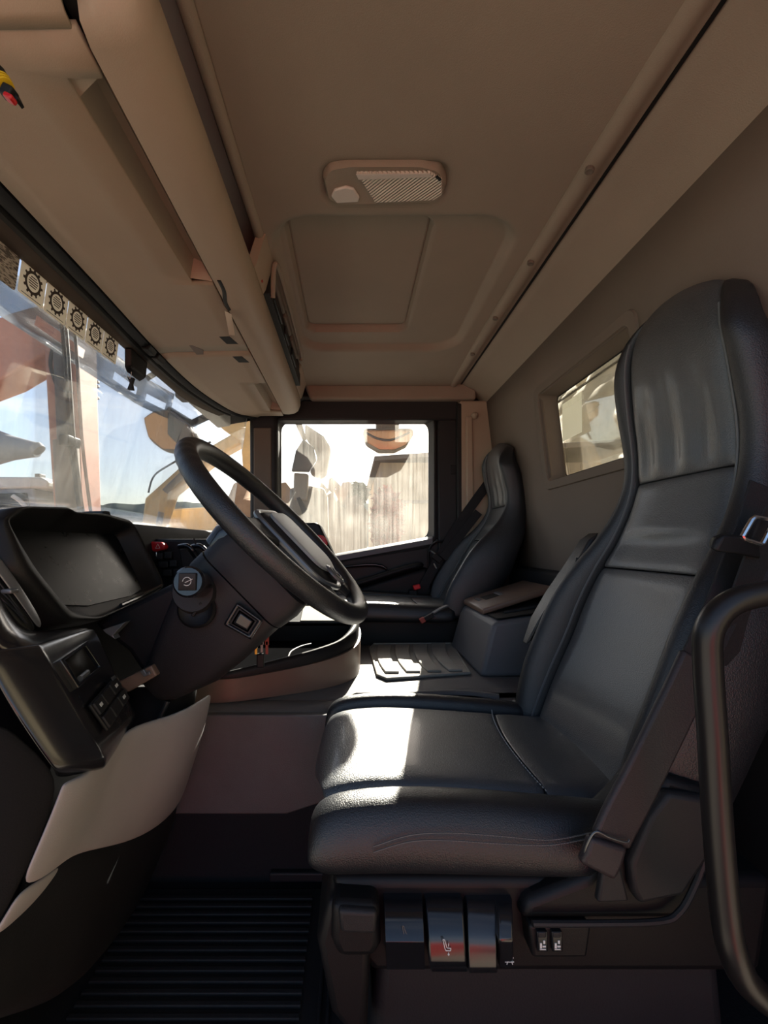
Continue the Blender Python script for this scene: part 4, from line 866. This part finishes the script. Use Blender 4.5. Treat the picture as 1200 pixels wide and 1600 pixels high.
zl = lambda x: -.214 + (x - .45) * .30
rp_ = [(.485, 1.58), (.485, 1.65), (.535, 1.65), (.535, 1.58)]
B().extr([(x, y, zl(x) + .0005) for x, y in rp_], (0, 0, .002)).obj('lid_grip', M['black'], ld, bevel=.001)
B().loft([bx4(.535, .55, 1.58, 1.65, zl(.535), zl(.55)), bx4(.537, .548, 1.585, 1.645, zl(.535) + .007, zl(.55) + .006)]).obj('lid_latch', M['satin'], ld, bevel=.002)
B().extr([(x, y, zl(x) + .0005) for x, y in ((.465, 1.60), (.465, 1.66), (.475, 1.66), (.475, 1.60))], (0, 0, .002)).obj('lid_mark', M['satin'], ld)

mt = thing('tunnel_mat', 'light grey moulded rubber mat lying in sunlight on the engine tunnel', 'mat', (.22, 1.55, TZ))
out = [PZ(578, 1016, TZ), PZ(584, 1009, TZ), PZ(706, 1008, TZ), PZ(734, 1055, TZ), PZ(604, 1064, TZ), PZ(590, 1058, TZ)]
B().extr([(p.x, p.y, TZ + .001) for p in out], (0, 0, .006)).obj('mat_base', M['mat_rubber'], mt, bevel=.002)
B().tube([V((p.x, p.y, TZ + .007)) for p in out], .004, 8, closed=True).obj('mat_rim', M['mat_rubber'], mt)
def on(px, py, h): p = PZ(px, py, TZ); return V((p.x, p.y, TZ + h))
for i in range(4):
    x0 = 590 + i * 28; x1 = x0 + 22
    L_ = []; R_ = []
    for k in range(7):
        f = k / 6; y = 1013 + f * 43 - i * 1.0; sk = (f ** 1.3) * (12 + i * 5); bow = -5 * math.sin(math.pi * f)
        L_.append(on(x0 + sk + bow, y, .007)); R_.append(on(x1 + sk + bow, y, .007))
    B().extr(L_ + R_[::-1], (0, 0, .007)).obj('raised_band', M['mat_rubber'], mt, bevel=.003)
fm = thing('floor_mat', 'ribbed black rubber floor mat in the driver footwell', 'mat', (-.3, .8, FZ))
B().bb(-.62, .02, .50, 1.035, FZ, FZ + .012).obj('mat_base', M['rubber'], fm, bevel=.005)
rb = B()
for k in range(22): y = .56 + k * .021; rb.box((-.29, y, FZ + .015), (.40 , .010, .007))
o = rb.obj('ribs', M['rubber'], fm, bevel=.002); o['kind'] = 'stuff'
for x in (-.06, -.045): B().bb(x, x + .006, .5, 1.03, FZ + .012, FZ + .02).obj('mat_edge', M['rubber'], fm, bevel=.002)

# ------------------------------------------------------------------ on the windscreen
def gear_sticker(y0, y1, z0, z1, label):
    t = thing('gear_sticker', label, 'sticker', (WX((y0 + y1) / 2, (z0 + z1) / 2), (y0 + y1) / 2, z0), 'gear stickers on the windscreen')
    ym, zm, ry_, rz_ = (y0 + y1) / 2, (z0 + z1) / 2 + .003, (y1 - y0) / 2, (z1 - z0) / 2
    D = lambda y, z, d: V((WX(y, z) + d, y, z))
    B().extr([D(y, z, .0035) for y, z in rpoly([(y0, z0), (y1, z0), (y1, z1), (y0, z1)], .004, 3)], (.0008, 0, 0)).obj('card', M['sticker'], t, flat=True)
    k = min(ry_, rz_) * .80; prof = []
    for i in range(12):
        for da_, r_ in ((-.13, .88), (-.08, 1.06), (.08, 1.06), (.13, .88)): a = i * math.pi / 6 + da_; prof.append((ym + math.cos(a) * k * r_, zm + math.sin(a) * k * r_))
    inn = [(ym + math.cos(math.atan2(z - zm, y - ym)) * k * .66, zm + math.sin(math.atan2(z - zm, y - ym)) * k * .66) for y, z in prof]
    n_ = len(prof); b = B()
    b.add([D(y, z, .0048) for y, z in prof] + [D(y, z, .0048) for y, z in inn], [(i, (i + 1) % n_, n_ + (i + 1) % n_, n_ + i) for i in range(n_)])
    b.obj('gear_print', M['print_dark'], t, flat=True)
    b = B()
    for i, w_ in enumerate((.30, .46, .5, .46, .34)):
        z = zm + k * (.36 - .18 * i); b.add([D(ym - k * w_, z, .0049), D(ym + k * w_, z, .0049), D(ym + k * w_, z + .0024, .0049), D(ym - k * w_, z + .0024, .0049)], [(0, 1, 2, 3)])
    b.add([D(y0 + .008, z0 + .004, .0049), D(y1 - .008, z0 + .004, .0049), D(y1 - .008, z0 + .0055, .0049), D(y0 + .008, z0 + .0055, .0049)], [(0, 1, 2, 3)])
    b.obj('text_lines', M['print_dark'], t, flat=True)
yy0 = .918
for i, lab in enumerate(('leftmost and largest looking gear sticker on the windscreen top', 'second gear sticker from the left on the windscreen top', 'middle one of the five gear stickers on the windscreen', 'fourth gear sticker from the left on the windscreen top', 'rightmost gear sticker beside the black sensor housing')):
    w = (.074, .074, .074, .072, .074)[i]; gear_sticker(yy0, yy0 + w, .535, .603, lab); yy0 += w + (.003, .003, .004, .002, 0)[i]
pm_ = bpy.data.materials.new('permit_print'); pm_.use_nodes = True; n_, l_ = pm_.node_tree.nodes, pm_.node_tree.links
br = n_.new('ShaderNodeTexNoise'); br.inputs['Scale'].default_value = 160; br.inputs['Detail'].default_value = 2
tc_ = n_.new('ShaderNodeTexCoord'); mp_ = n_.new('ShaderNodeMapping'); mp_.inputs['Scale'].default_value = (1, .5, 2.2); l_.new(tc_.outputs['Object'], mp_.inputs[0]); l_.new(mp_.outputs[0], br.inputs['Vector'])
cr = n_.new('ShaderNodeValToRGB'); cr.color_ramp.elements[0].position = .42; cr.color_ramp.elements[0].color = lin(96, 90, 84); cr.color_ramp.elements[1].position = .55; cr.color_ramp.elements[1].color = lin(196, 190, 178)
l_.new(br.outputs['Fac'], cr.inputs[0]); l_.new(cr.outputs[0], n_['Principled BSDF'].inputs['Base Color'])
M['permit'] = pm_
tag(B().extr([V((WX(y, z) + .0035, y, z)) for y, z in rpoly([(.76, .53), (.912, .53), (.912, .606), (.76, .606)], .006, 3)], (.0008, 0, 0)).obj('permit_card', M['permit'], None, flat=True), 'grey printed permit card left of the gear stickers on the glass', 'card')
sn = thing('windscreen_sensor', 'black sensor housing on the glass right of the gear stickers', 'sensor', (-.7, 1.37, .58))
B().loft([[V((WX(y, z) + .004 + d, y, z)) for y, z in q] for d, q in ((0, ((1.33, .60), (1.345, .548), (1.36, .537), (1.44, .537), (1.455, .548), (1.45, .60))), (.02, ((1.335, .602), (1.35, .555), (1.365, .546), (1.435, .546), (1.445, .555), (1.44, .602))))]).obj('housing', M['plastic_dark'], sn, bevel=.004)
B().loft([[V((WX(1.4, z) + .02, y, z)) for y, z in q] for q in (((1.35, .545), (1.44, .545), (1.44, .60), (1.35, .60)), )] + [[V((WX(1.4, z) + .026, y, z)) for y, z in ((1.36, .55), (1.43, .55), (1.43, .595), (1.36, .595))]]).obj('cover', M['plastic'], sn, bevel=.003)
hg = thing('hanging_clip', 'small black clip on threads dangling below the sensor', 'clip', P(203, 600, 1.37))
for a in (200, 206): B().tube([P(a, 566, 1.37), P(a - 1, 586, 1.37), P(203, 592, 1.37)], .0008, 5).obj('thread', M['white_print'], hg)
B().extr([P(x, y, 1.37) for x, y in ((198, 588), (209, 590), (206, 599), (208, 609), (198, 608), (202, 598))], (0, .012, 0)).obj('clip_body', M['black'], hg, bevel=.002)

# ------------------------------------------------------------------ outside of the truck
struct(B().loft([[(-.64, y, .622), (-.712, y, .61), (-.712, y, .66), (-.60, y, .86), (.4, y, .93), (1.0, y, .92), (1.0, y, .87), (-.55, y, .85), (-.64, y, .70)] for y in (.2, 2.3)]).obj('roof_shell', M['white_paint'], bevel=.01))
struct(B().bb(-.9, 1.0, 2.205, 2.3, .745, .86).bb(.50, .95, 2.17, 2.3, .69, .86).obj('trim_6', M['plastic_dark'], bevel=.01))
vsn = thing('outer_sun_visor', 'smoked translucent sun visor outside above the windscreen', 'sun visor', (-.9, 1.3, .6))
def vis(y, z): return V((-.90 + (max(0, y - 1.75) ** 2) * .55 + (z - .59) * .25, y, z))
b = B(); yv = [.7, 1.15, 1.22, 1.45, 1.52, 1.62, 1.80, 1.86, 2.0, 2.03]; zv = [.585, .615, .645, .70]
for i in range(len(yv) - 1):
    for j in range(3):
        if j == 1 and (yv[i], yv[i + 1]) in ((1.22, 1.45), (1.62, 1.80), (1.86, 2.0)): continue
        b.add([vis(yv[i], zv[j]), vis(yv[i + 1], zv[j]), vis(yv[i + 1], zv[j + 1]), vis(yv[i], zv[j + 1])], [(0, 1, 2, 3)])
b.obj('visor_panel', M['visor_smoke'], vsn, solid=.006, off=0, weld=True)
for y in (1.18, 1.84): B().tube([vis(y, .70), V((-.80, y, .74))], .012, 8).obj('visor_bracket', M['plastic_dark'], vsn)
wp = thing('wiper', 'black wiper arm and blade standing upright outside the windscreen', 'wiper', P(128, 800, 1.34))
wpp = [P(99, 500, 1.26), P(104, 560, 1.27), P(112, 680, 1.30), P(120, 750, 1.32), P(129, 815, 1.34)]
B().tube(smooth_path(wpp), .010, 8).obj('blade', M['black'], wp)
B().tube(smooth_path([p + V((.0, .05, 0)) for p in wpp]), .005, 8).obj('arm', M['black'], wp)
B().box(P(109, 690, 1.30), (.03, .06, .03)).obj('pivot', M['plastic_dark'], wp, bevel=.004)

def tilt(o, k):
    zt_ = max(v.co.z for v in o.data.vertices)
    for v in o.data.vertices: v.co.y += (zt_ - v.co.z) * k
    return o
def mir(par, name, pts, Y0, Y1, m, bev=.012): return poly_plate(name, pts, Y0, Y1, m, par, bev)
m1 = thing('front_mirror', 'rounded front view mirror outside the far windscreen corner', 'mirror', P(260, 670, 2.05))
mp1 = [(219, 650), (238, 640), (262, 637), (298, 664), (303, 680), (284, 702), (247, 701), (224, 682)]
mir(m1, 'shell', mp1, 2.05, 2.14, 'mirror_shell', .03)
tilt(mir(m1, 'mirror_glass', [(260 + (x - 260) * .9, 671 + (y - 671) * .9) for x, y in mp1], 2.03, 2.04, 'mirror_glass', .003), .25)
tilt(bpy.data.objects['shell'], .25)
for nm, q, mm in (('mirror_facet', [(262, 643), (287, 661), (271, 690), (258, 676)], 'steel'), ('mirror_edge', [(287, 662), (298, 672), (292, 690), (273, 692)], 'mirror_shell')): tilt(mir(m1, nm, q, 2.022, 2.036, mm, .003), .25)
B().tube([P(262, 640, 2.1), P(300, 662, 2.12), P(345, 640, 2.15), P(380, 636, 2.2)], .02, 10).obj('arm', M['plastic'], m1)
m2 = thing('side_mirror', 'tall door mirror pair on a stem outside the passenger window', 'mirror', P(470, 780, 2.55))
mir(m2, 'shell', [(476, 660), (506, 680), (517, 698), (509, 740), (499, 746), (482, 738), (496, 717), (490, 698), (476, 682)], 2.5, 2.62, 'mirror_shell', .02)
mir(m2, 'mirror_glass', [(455, 736), (462, 704), (474, 685), (490, 700), (494, 718), (482, 737)], 2.52, 2.56, 'steel', .006)
mir(m2, 'stem', [(459, 738), (482, 740), (480, 782), (458, 780)], 2.55, 2.6, 'mirror_shell', .01)
mir(m2, 'upper_arm', [(458, 655), (470, 655), (478, 684), (472, 686)], 2.54, 2.6, 'mirror_shell', .006)
mir(m2, 'lower_shell', [(452, 762), (480, 758), (506, 762), (511, 775), (513, 845), (452, 845)], 2.6, 2.72, 'mirror_shell', .02)
mir(m2, 'lower_arm', [(463, 778), (468, 776), (486, 806), (486, 820), (478, 818)], 2.5, 2.54, 'dark_paint', .004)
m3 = thing('kerb_mirror', 'half round kerb mirror hanging above the passenger window', 'mirror', P(607, 680, 2.4))
k3 = [(567, 668), (647, 668), (647, 678), (637, 694), (618, 703), (593, 703), (572, 691)]
mir(m3, 'shell', k3, 2.40, 2.5, 'mirror_shell', .02)
tilt(mir(m3, 'mirror_glass', [(607 + (x - 607) * .93, 687 + (y - 686) * .86) for x, y in k3], 2.39, 2.396, 'mirror_glass', .002), .16)
tilt(bpy.data.objects['shell.002'], .16)
B().tube(smooth_path([P(572, 676, 2.39), P(590, 685, 2.39), P(612, 687, 2.39), P(640, 676, 2.39)]), .006, 8).obj('glass_rim', M['satin'], m3)
mir(m3, 'bracket', [(588, 628), (624, 628), (624, 669), (588, 669)], 2.42, 2.5, 'mirror_shell', .006)
B().bb(.14, .26, 2.29, 2.46, .755, .785).obj('bracket_arm', M['mirror_shell'], m3, bevel=.006)

# ------------------------------------------------------------------ the yard
GZ = -2.2
gv = [(-400, -300, GZ), (400, -300, GZ), (400, 500, GZ), (-400, 500, GZ)]
struct(B().add(gv, [(0, 1, 2, 3)]).obj('ground', M['gravel'], flat=True))
def nz(x, y=0, z=0): return noise.noise(V((x, y, z)))
rows = []
for j in range(4):
    r = []
    for i in range(161):
        px = -500 + i * 10; D = 330 + j * 25
        top = (72 + 10 * nz(px * .012, 3) + 5 * nz(px * .06, 7)) / F * 330 + abs(nz(px * .35, 1)) * 3
        r.append(V(((px - CX) / F * D, D, [GZ, top * .6, top, top * .5][j])))
    rows.append(r)
struct(B().grid(rows).obj('hills', M['hill']))

def ex_base(t, c, m, s=1.0):
    x, y = c
    for dy in (-.95 * s, .95 * s):
        B().extr([V((x + a * s, y + dy - .25 * s, GZ + b_ * s)) for a, b_ in ((-1.7, .0), (1.7, 0), (2.05, .3), (2.05, .6), (1.7, .85), (-1.7, .85), (-2.05, .6), (-2.05, .3))], (0, .5 * s, 0)).obj('track', M['dark_paint'], t, bevel=.08)
    B().extr([V((x + a * s, y - 1.2 * s, GZ + b_ * s)) for a, b_ in ((-1.3, 1.0), (1.9, 1.0), (2.1, 1.4), (2.0, 2.0), (.2, 2.1), (-1.3, 1.9))], (0, 2.4 * s, 0)).obj('house', M[m], t, bevel=.06)
e1_ = thing('excavator', 'weathered reddish excavator with upright arm ahead of the windscreen', 'excavator', P(100, 900, 6.5))
poly_plate('boom', [(-120, 640), (-120, 545), (15, 488), (80, 470), (118, 500), (70, 553), (0, 594)], 6.0, 6.5, 'boom_paint', e1_, .04)
poly_plate('arm', [(68, 545), (90, 495), (118, 500), (121, 620), (127, 830), (85, 830), (76, 690)], 5.9, 6.4, 'boom_paint', e1_, .04)
B().tube([P(96, 540, 5.85), P(103, 690, 5.85)], .10, 14).obj('cylinder', M['dark_paint'], e1_)
B().tube([P(103, 690, 5.85), P(110, 830, 5.85)], .15, 14).obj('cylinder_barrel', M['slate'], e1_)
B().tube(smooth_path([P(82, 545, 5.8), P(79, 570, 5.8), P(86, 595, 5.8), P(92, 610, 5.8)]), .025, 8).obj('hose', M['black'], e1_)
poly_plate('strut', [(126, 575), (131, 575), (121, 705), (115, 720)], 6.3, 6.4, 'boom_tan', e1_, .01)
ex_base(e1_, ((150 - CX) / F * 7.5 - 3.5, 8.6), 'boom_paint')
c1 = thing('hydraulic_ram', 'slim grey hydraulic ram standing upright beside the reddish excavator arm', 'hydraulic ram', P(138, 850, 6.8))
B().tube([P(140, 578, 6.8), P(140.5, 690, 6.8)], .072, 16).obj('barrel', M['grey_paint'], c1)
B().tube([P(139, 672, 6.8), P(139, 694, 6.8)], .10, 16).obj('collar', M['grey_paint'], c1)
B().tube([P(138.5, 690, 6.8), P(137, 890, 6.8)], .042, 12).obj('rod', M['grey_paint'], c1)
for y in (597, 604, 622): B().box(P(150, y, 6.8), (.09, .06, .04)).obj('hose_clamp', M['dark_paint'], c1, bevel=.01)
B().tube([P(137, 885, 6.8), V((P(137, 885, 6.8).x, 6.8, GZ))], .12, 10).obj('foot', M['dark_paint'], c1)
c2 = thing('crane_jib', 'grey tapered crane jib end pointing in from the left edge', 'crane jib', P(0, 705, 5))
B().tube([P(-160, 690, 5.0), P(-40, 697, 5.0), P(20, 700, 5.0), P(50, 702, 5.0), P(58, 703, 5.0)], lambda t: (.34, .28, .14, .095, .085)[min(4, int(t * 4 + .5))], 18).obj('jib', M['grey_paint'], c2)
B().tube([P(56, 698, 4.96), P(62, 704, 4.96)], .07, 14).obj('jib_nose', M['grey_paint'], c2)
B().tube([P(-150, 690, 5.0), V((P(-150, 690, 5).x, 5.3, GZ))], .16, 12).obj('jib_post', M['grey_paint'], c2)
d1 = thing('dump_truck', 'pale dump truck cab low behind the instrument hood at left', 'dump truck', P(20, 950, 10))
poly_plate('cab_roof', [(-80, 748), (-60, 744), (62, 745), (75, 752), (74, 762), (-80, 766)], 10, 12, 'white_paint', d1, .05)
poly_plate('cab_body', [(-80, 764), (52, 762), (60, 800), (66, 985), (-80, 985)], 10.05, 11.9, 'grey_paint', d1, .05)
poly_plate('side_window', [(-60, 772), (40, 770), (48, 805), (-60, 805)], 10.0, 10.06, 'screen', d1, .01)
poly_plate('beacon', [(54, 740), (62, 740), (62, 746), (54, 746)], 10.2, 10.4, 'dark_paint', d1, .01)
B().tube(smooth_path([P(20, 775, 9.9), P(34, 785, 9.9), P(42, 800, 9.9), P(46, 830, 9.9)]), .05, 8).obj('grab_bar', M['white_paint'], d1)
for x in (-40, 40): B().lathe(P(x, 965, 10), (0, 1, 0), [(-.05, .45), (0, .55), (.4, .55)], 24).obj('wheel', M['rubber'], d1)
e2_ = thing('excavator', 'yellow excavator with bent boom beyond the wheel rim', 'excavator', P(250, 930, 13))
poly_plate('boom', [(378, 668), (392, 684), (352, 706), (268, 772), (248, 830), (219, 832), (226, 778), (298, 714)], 13, 13.6, 'yellow_paint', e2_, .08)
poly_plate('arm', [(340, 656), (398, 655), (396, 672), (392, 745), (380, 745), (376, 690), (345, 668)], 12.9, 13.3, 'yellow_paint', e2_, .05)
B().tube([P(258, 768, 12.8), P(322, 705, 12.8)], .10, 10).obj('cylinder', M['dark_paint'], e2_)
B().tube(smooth_path([P(232, 770, 12.8), P(240, 745, 12.8), P(262, 728, 12.8), P(330, 690, 12.8)]), .03, 6).obj('hose', M['black'], e2_)
B().tube([P(252, 800, 12.7), P(246, 832, 12.7)], .09, 10).obj('lower_cylinder', M['satin'], e2_)
poly_plate('counterweight', [(252, 796), (362, 790), (366, 830), (252, 832)], 14.2, 16, 'yellow_paint', e2_, .1)
ex_base(e2_, (P(280, 850, 15).x, 15.0), 'yellow_paint', 1.0)

# seen through the passenger window
bl = thing('timber_building', 'timber clad shed with overhanging roof beyond the passenger window', 'building', (1.5, 11, GZ))
B().bb(.60, 6, 9.2, 16, GZ, 1.72).obj('wall', M['wood_wall'], bl)
B().extr([(.46, 9.0, 1.72), (6.2, 9.0, 2.1), (6.2, 9.0, 2.22), (.46, 9.0, 1.82)], (0, 7.4, 0)).obj('roof', M['slate'], bl, bevel=.02)
B().bb(.60, 6, 9.16, 9.22, .86, .92).obj('wall_rail', M['slate'], bl)
for i in range(9): B().bb(.64 + i * .6, .68 + i * .6, 9.17, 9.2, GZ, 1.7).obj('cladding_batten', M['wood_wall'], bl)
rows = []
for j in range(13):
    rows.append([V((-3.2 + i * .136, 8.9 + j * .35, GZ + sstep(0, 6, j) * (3.35 + .9 * nz(i * .33, j * .4, 2) + .25 * nz(i * 1.3, j, 5) - (.5 if j > 9 else 0)))) for i in range(27)])
db_ = B().grid(rows).obj('dirt_bank', M['dirt'], solid=.1); tag(db_, 'brown earth bank beyond the passenger window', 'earth bank')
def bush(name, label, cat, c, r, m, n, base=GZ, lf=1):
    t = thing(name, label, cat, V((c.x, c.y, base)))
    b = B(); rnd = random.Random(int(c.x * 100) + n)
    for i in range(n):
        d = V((rnd.gauss(0, 1), rnd.gauss(0, 1), rnd.gauss(0, 1))).normalized() * rnd.uniform(.35, 1) ** .6
        p = c + V((d.x * r[0], d.y * r[1], d.z * r[2])); u = V((rnd.gauss(0, 1), rnd.gauss(0, 1), rnd.gauss(0, 1))).normalized(); w = u.orthogonal().normalized(); s_ = rnd.uniform(.05, .11) * lf
        b.add([p - u * s_, p + w * s_ * .5, p + u * s_, p - w * s_ * .5], [(0, 1, 2, 3)])
    o = b.obj('foliage', M[m], t, flat=True); o['kind'] = 'stuff'
    bb_ = B(); bb_.tube([V((c.x, c.y, base)), c], .06, 7)
    for i in range(6):
        a = i * 1.05; bb_.tube([c - V((0, 0, r[2] * .5)), c + V((math.cos(a) * r[0] * .7, math.sin(a) * r[1] * .7, r[2] * (.3 + .1 * i) - .1))], .025, 5)
    bb_.obj('trunk', M['bark'], t); return t
bush('tree', 'small dark tree left of the timber shed', 'tree', P(558, 772, 11.6), (.3, .4, .3), 'foliage', 700, .8, 1.3)
bush('red_shrub', 'reddish shrub at the corner of the timber shed', 'shrub', P(604, 815, 7.9), (.26, .3, .6), 'foliage_red', 1300, GZ, 1.5)
e3_ = thing('excavator', 'dark folded excavator arm rising behind the earth bank', 'excavator', P(525, 850, 18.5))
poly_plate('boom', [(511, 770), (514, 748), (519, 745), (524, 752), (524, 790), (512, 790)], 18.5, 18.9, 'slate', e3_, .03)
poly_plate('arm', [(517, 745), (524, 750), (552, 780), (560, 795), (548, 795), (520, 756)], 18.2, 18.6, 'slate', e3_, .03)
ex_base(e3_, (-3.2, 20.5), 'slate', .9)
# quarry face behind the cab
rows = []
for j in range(46):
    z = GZ + j * .6
    rows.append([V((3.4 + .2 * (-6 + i * .8) + .5 * (z - GZ) + 1.6 * nz(i * .12, j * .16, 1) + .7 * nz(i * .4, j * .45, 4), -6 + i * .8, z)) for i in range(84)])
qf = B().grid(rows).obj('quarry_face', M['bank'], solid=.3, off=1); struct(qf)

# red skip added behind the photographer, unseen, to give the trim its red reflections
sk = thing('added_red_skip', 'red skip added unseen on the driver side for red reflections', 'skip', (.1, -3.4, GZ))
B().loft([[(-.5, -4.0, GZ), (.7, -4.0, GZ), (.7, -2.9, GZ), (-.5, -2.9, GZ)], [(-.8, -4.2, -.35), (1.0, -4.2, -.35), (1.0, -2.7, -.35), (-.8, -2.7, -.35)]]).obj('body', M['red_steel'], sk, bevel=.03)
for i in range(5): B().loft([[(x - .04, y - .06, z), (x + .04, y - .06, z), (x + .04, y + .04, z), (x - .04, y + .04, z)] for x, y, z in ((-.4 + i * .25, -2.88, GZ + .05), (-.66 + i * .38, -2.7, -.4))]).obj('rib', M['red_steel'], sk)
B().tube([(-.8, -2.7, -.35), (1.0, -2.7, -.35), (1.0, -4.2, -.35), (-.8, -4.2, -.35)], .06, 8, closed=True).obj('top_rail', M['red_steel'], sk)

# driver's side windscreen pillar and the dash end below it
struct(B().loft([[(-.86, y0, .0), (-.78, y0, .0), (-.78, y1, .0), (-.86, y1, .0)] if k == 0 else [(-.70, y0, .64), (-.60, y0, .64), (-.60, y1, .64), (-.70, y1, .64)] for k, (y0, y1) in enumerate(((.22, .33), (.22, .33)))]).obj('trim_7', M['plastic_dark'], bevel=.01))
B().prism([(-.84, -.02), (-.56, -.05), (-.47, -.14), (-.42, -.30), (-.46, -.45), (-.52, -.80), (-.84, -.80)], .47, .62).obj('dash_end_block', M['dash_soft'], da, bevel=.01)
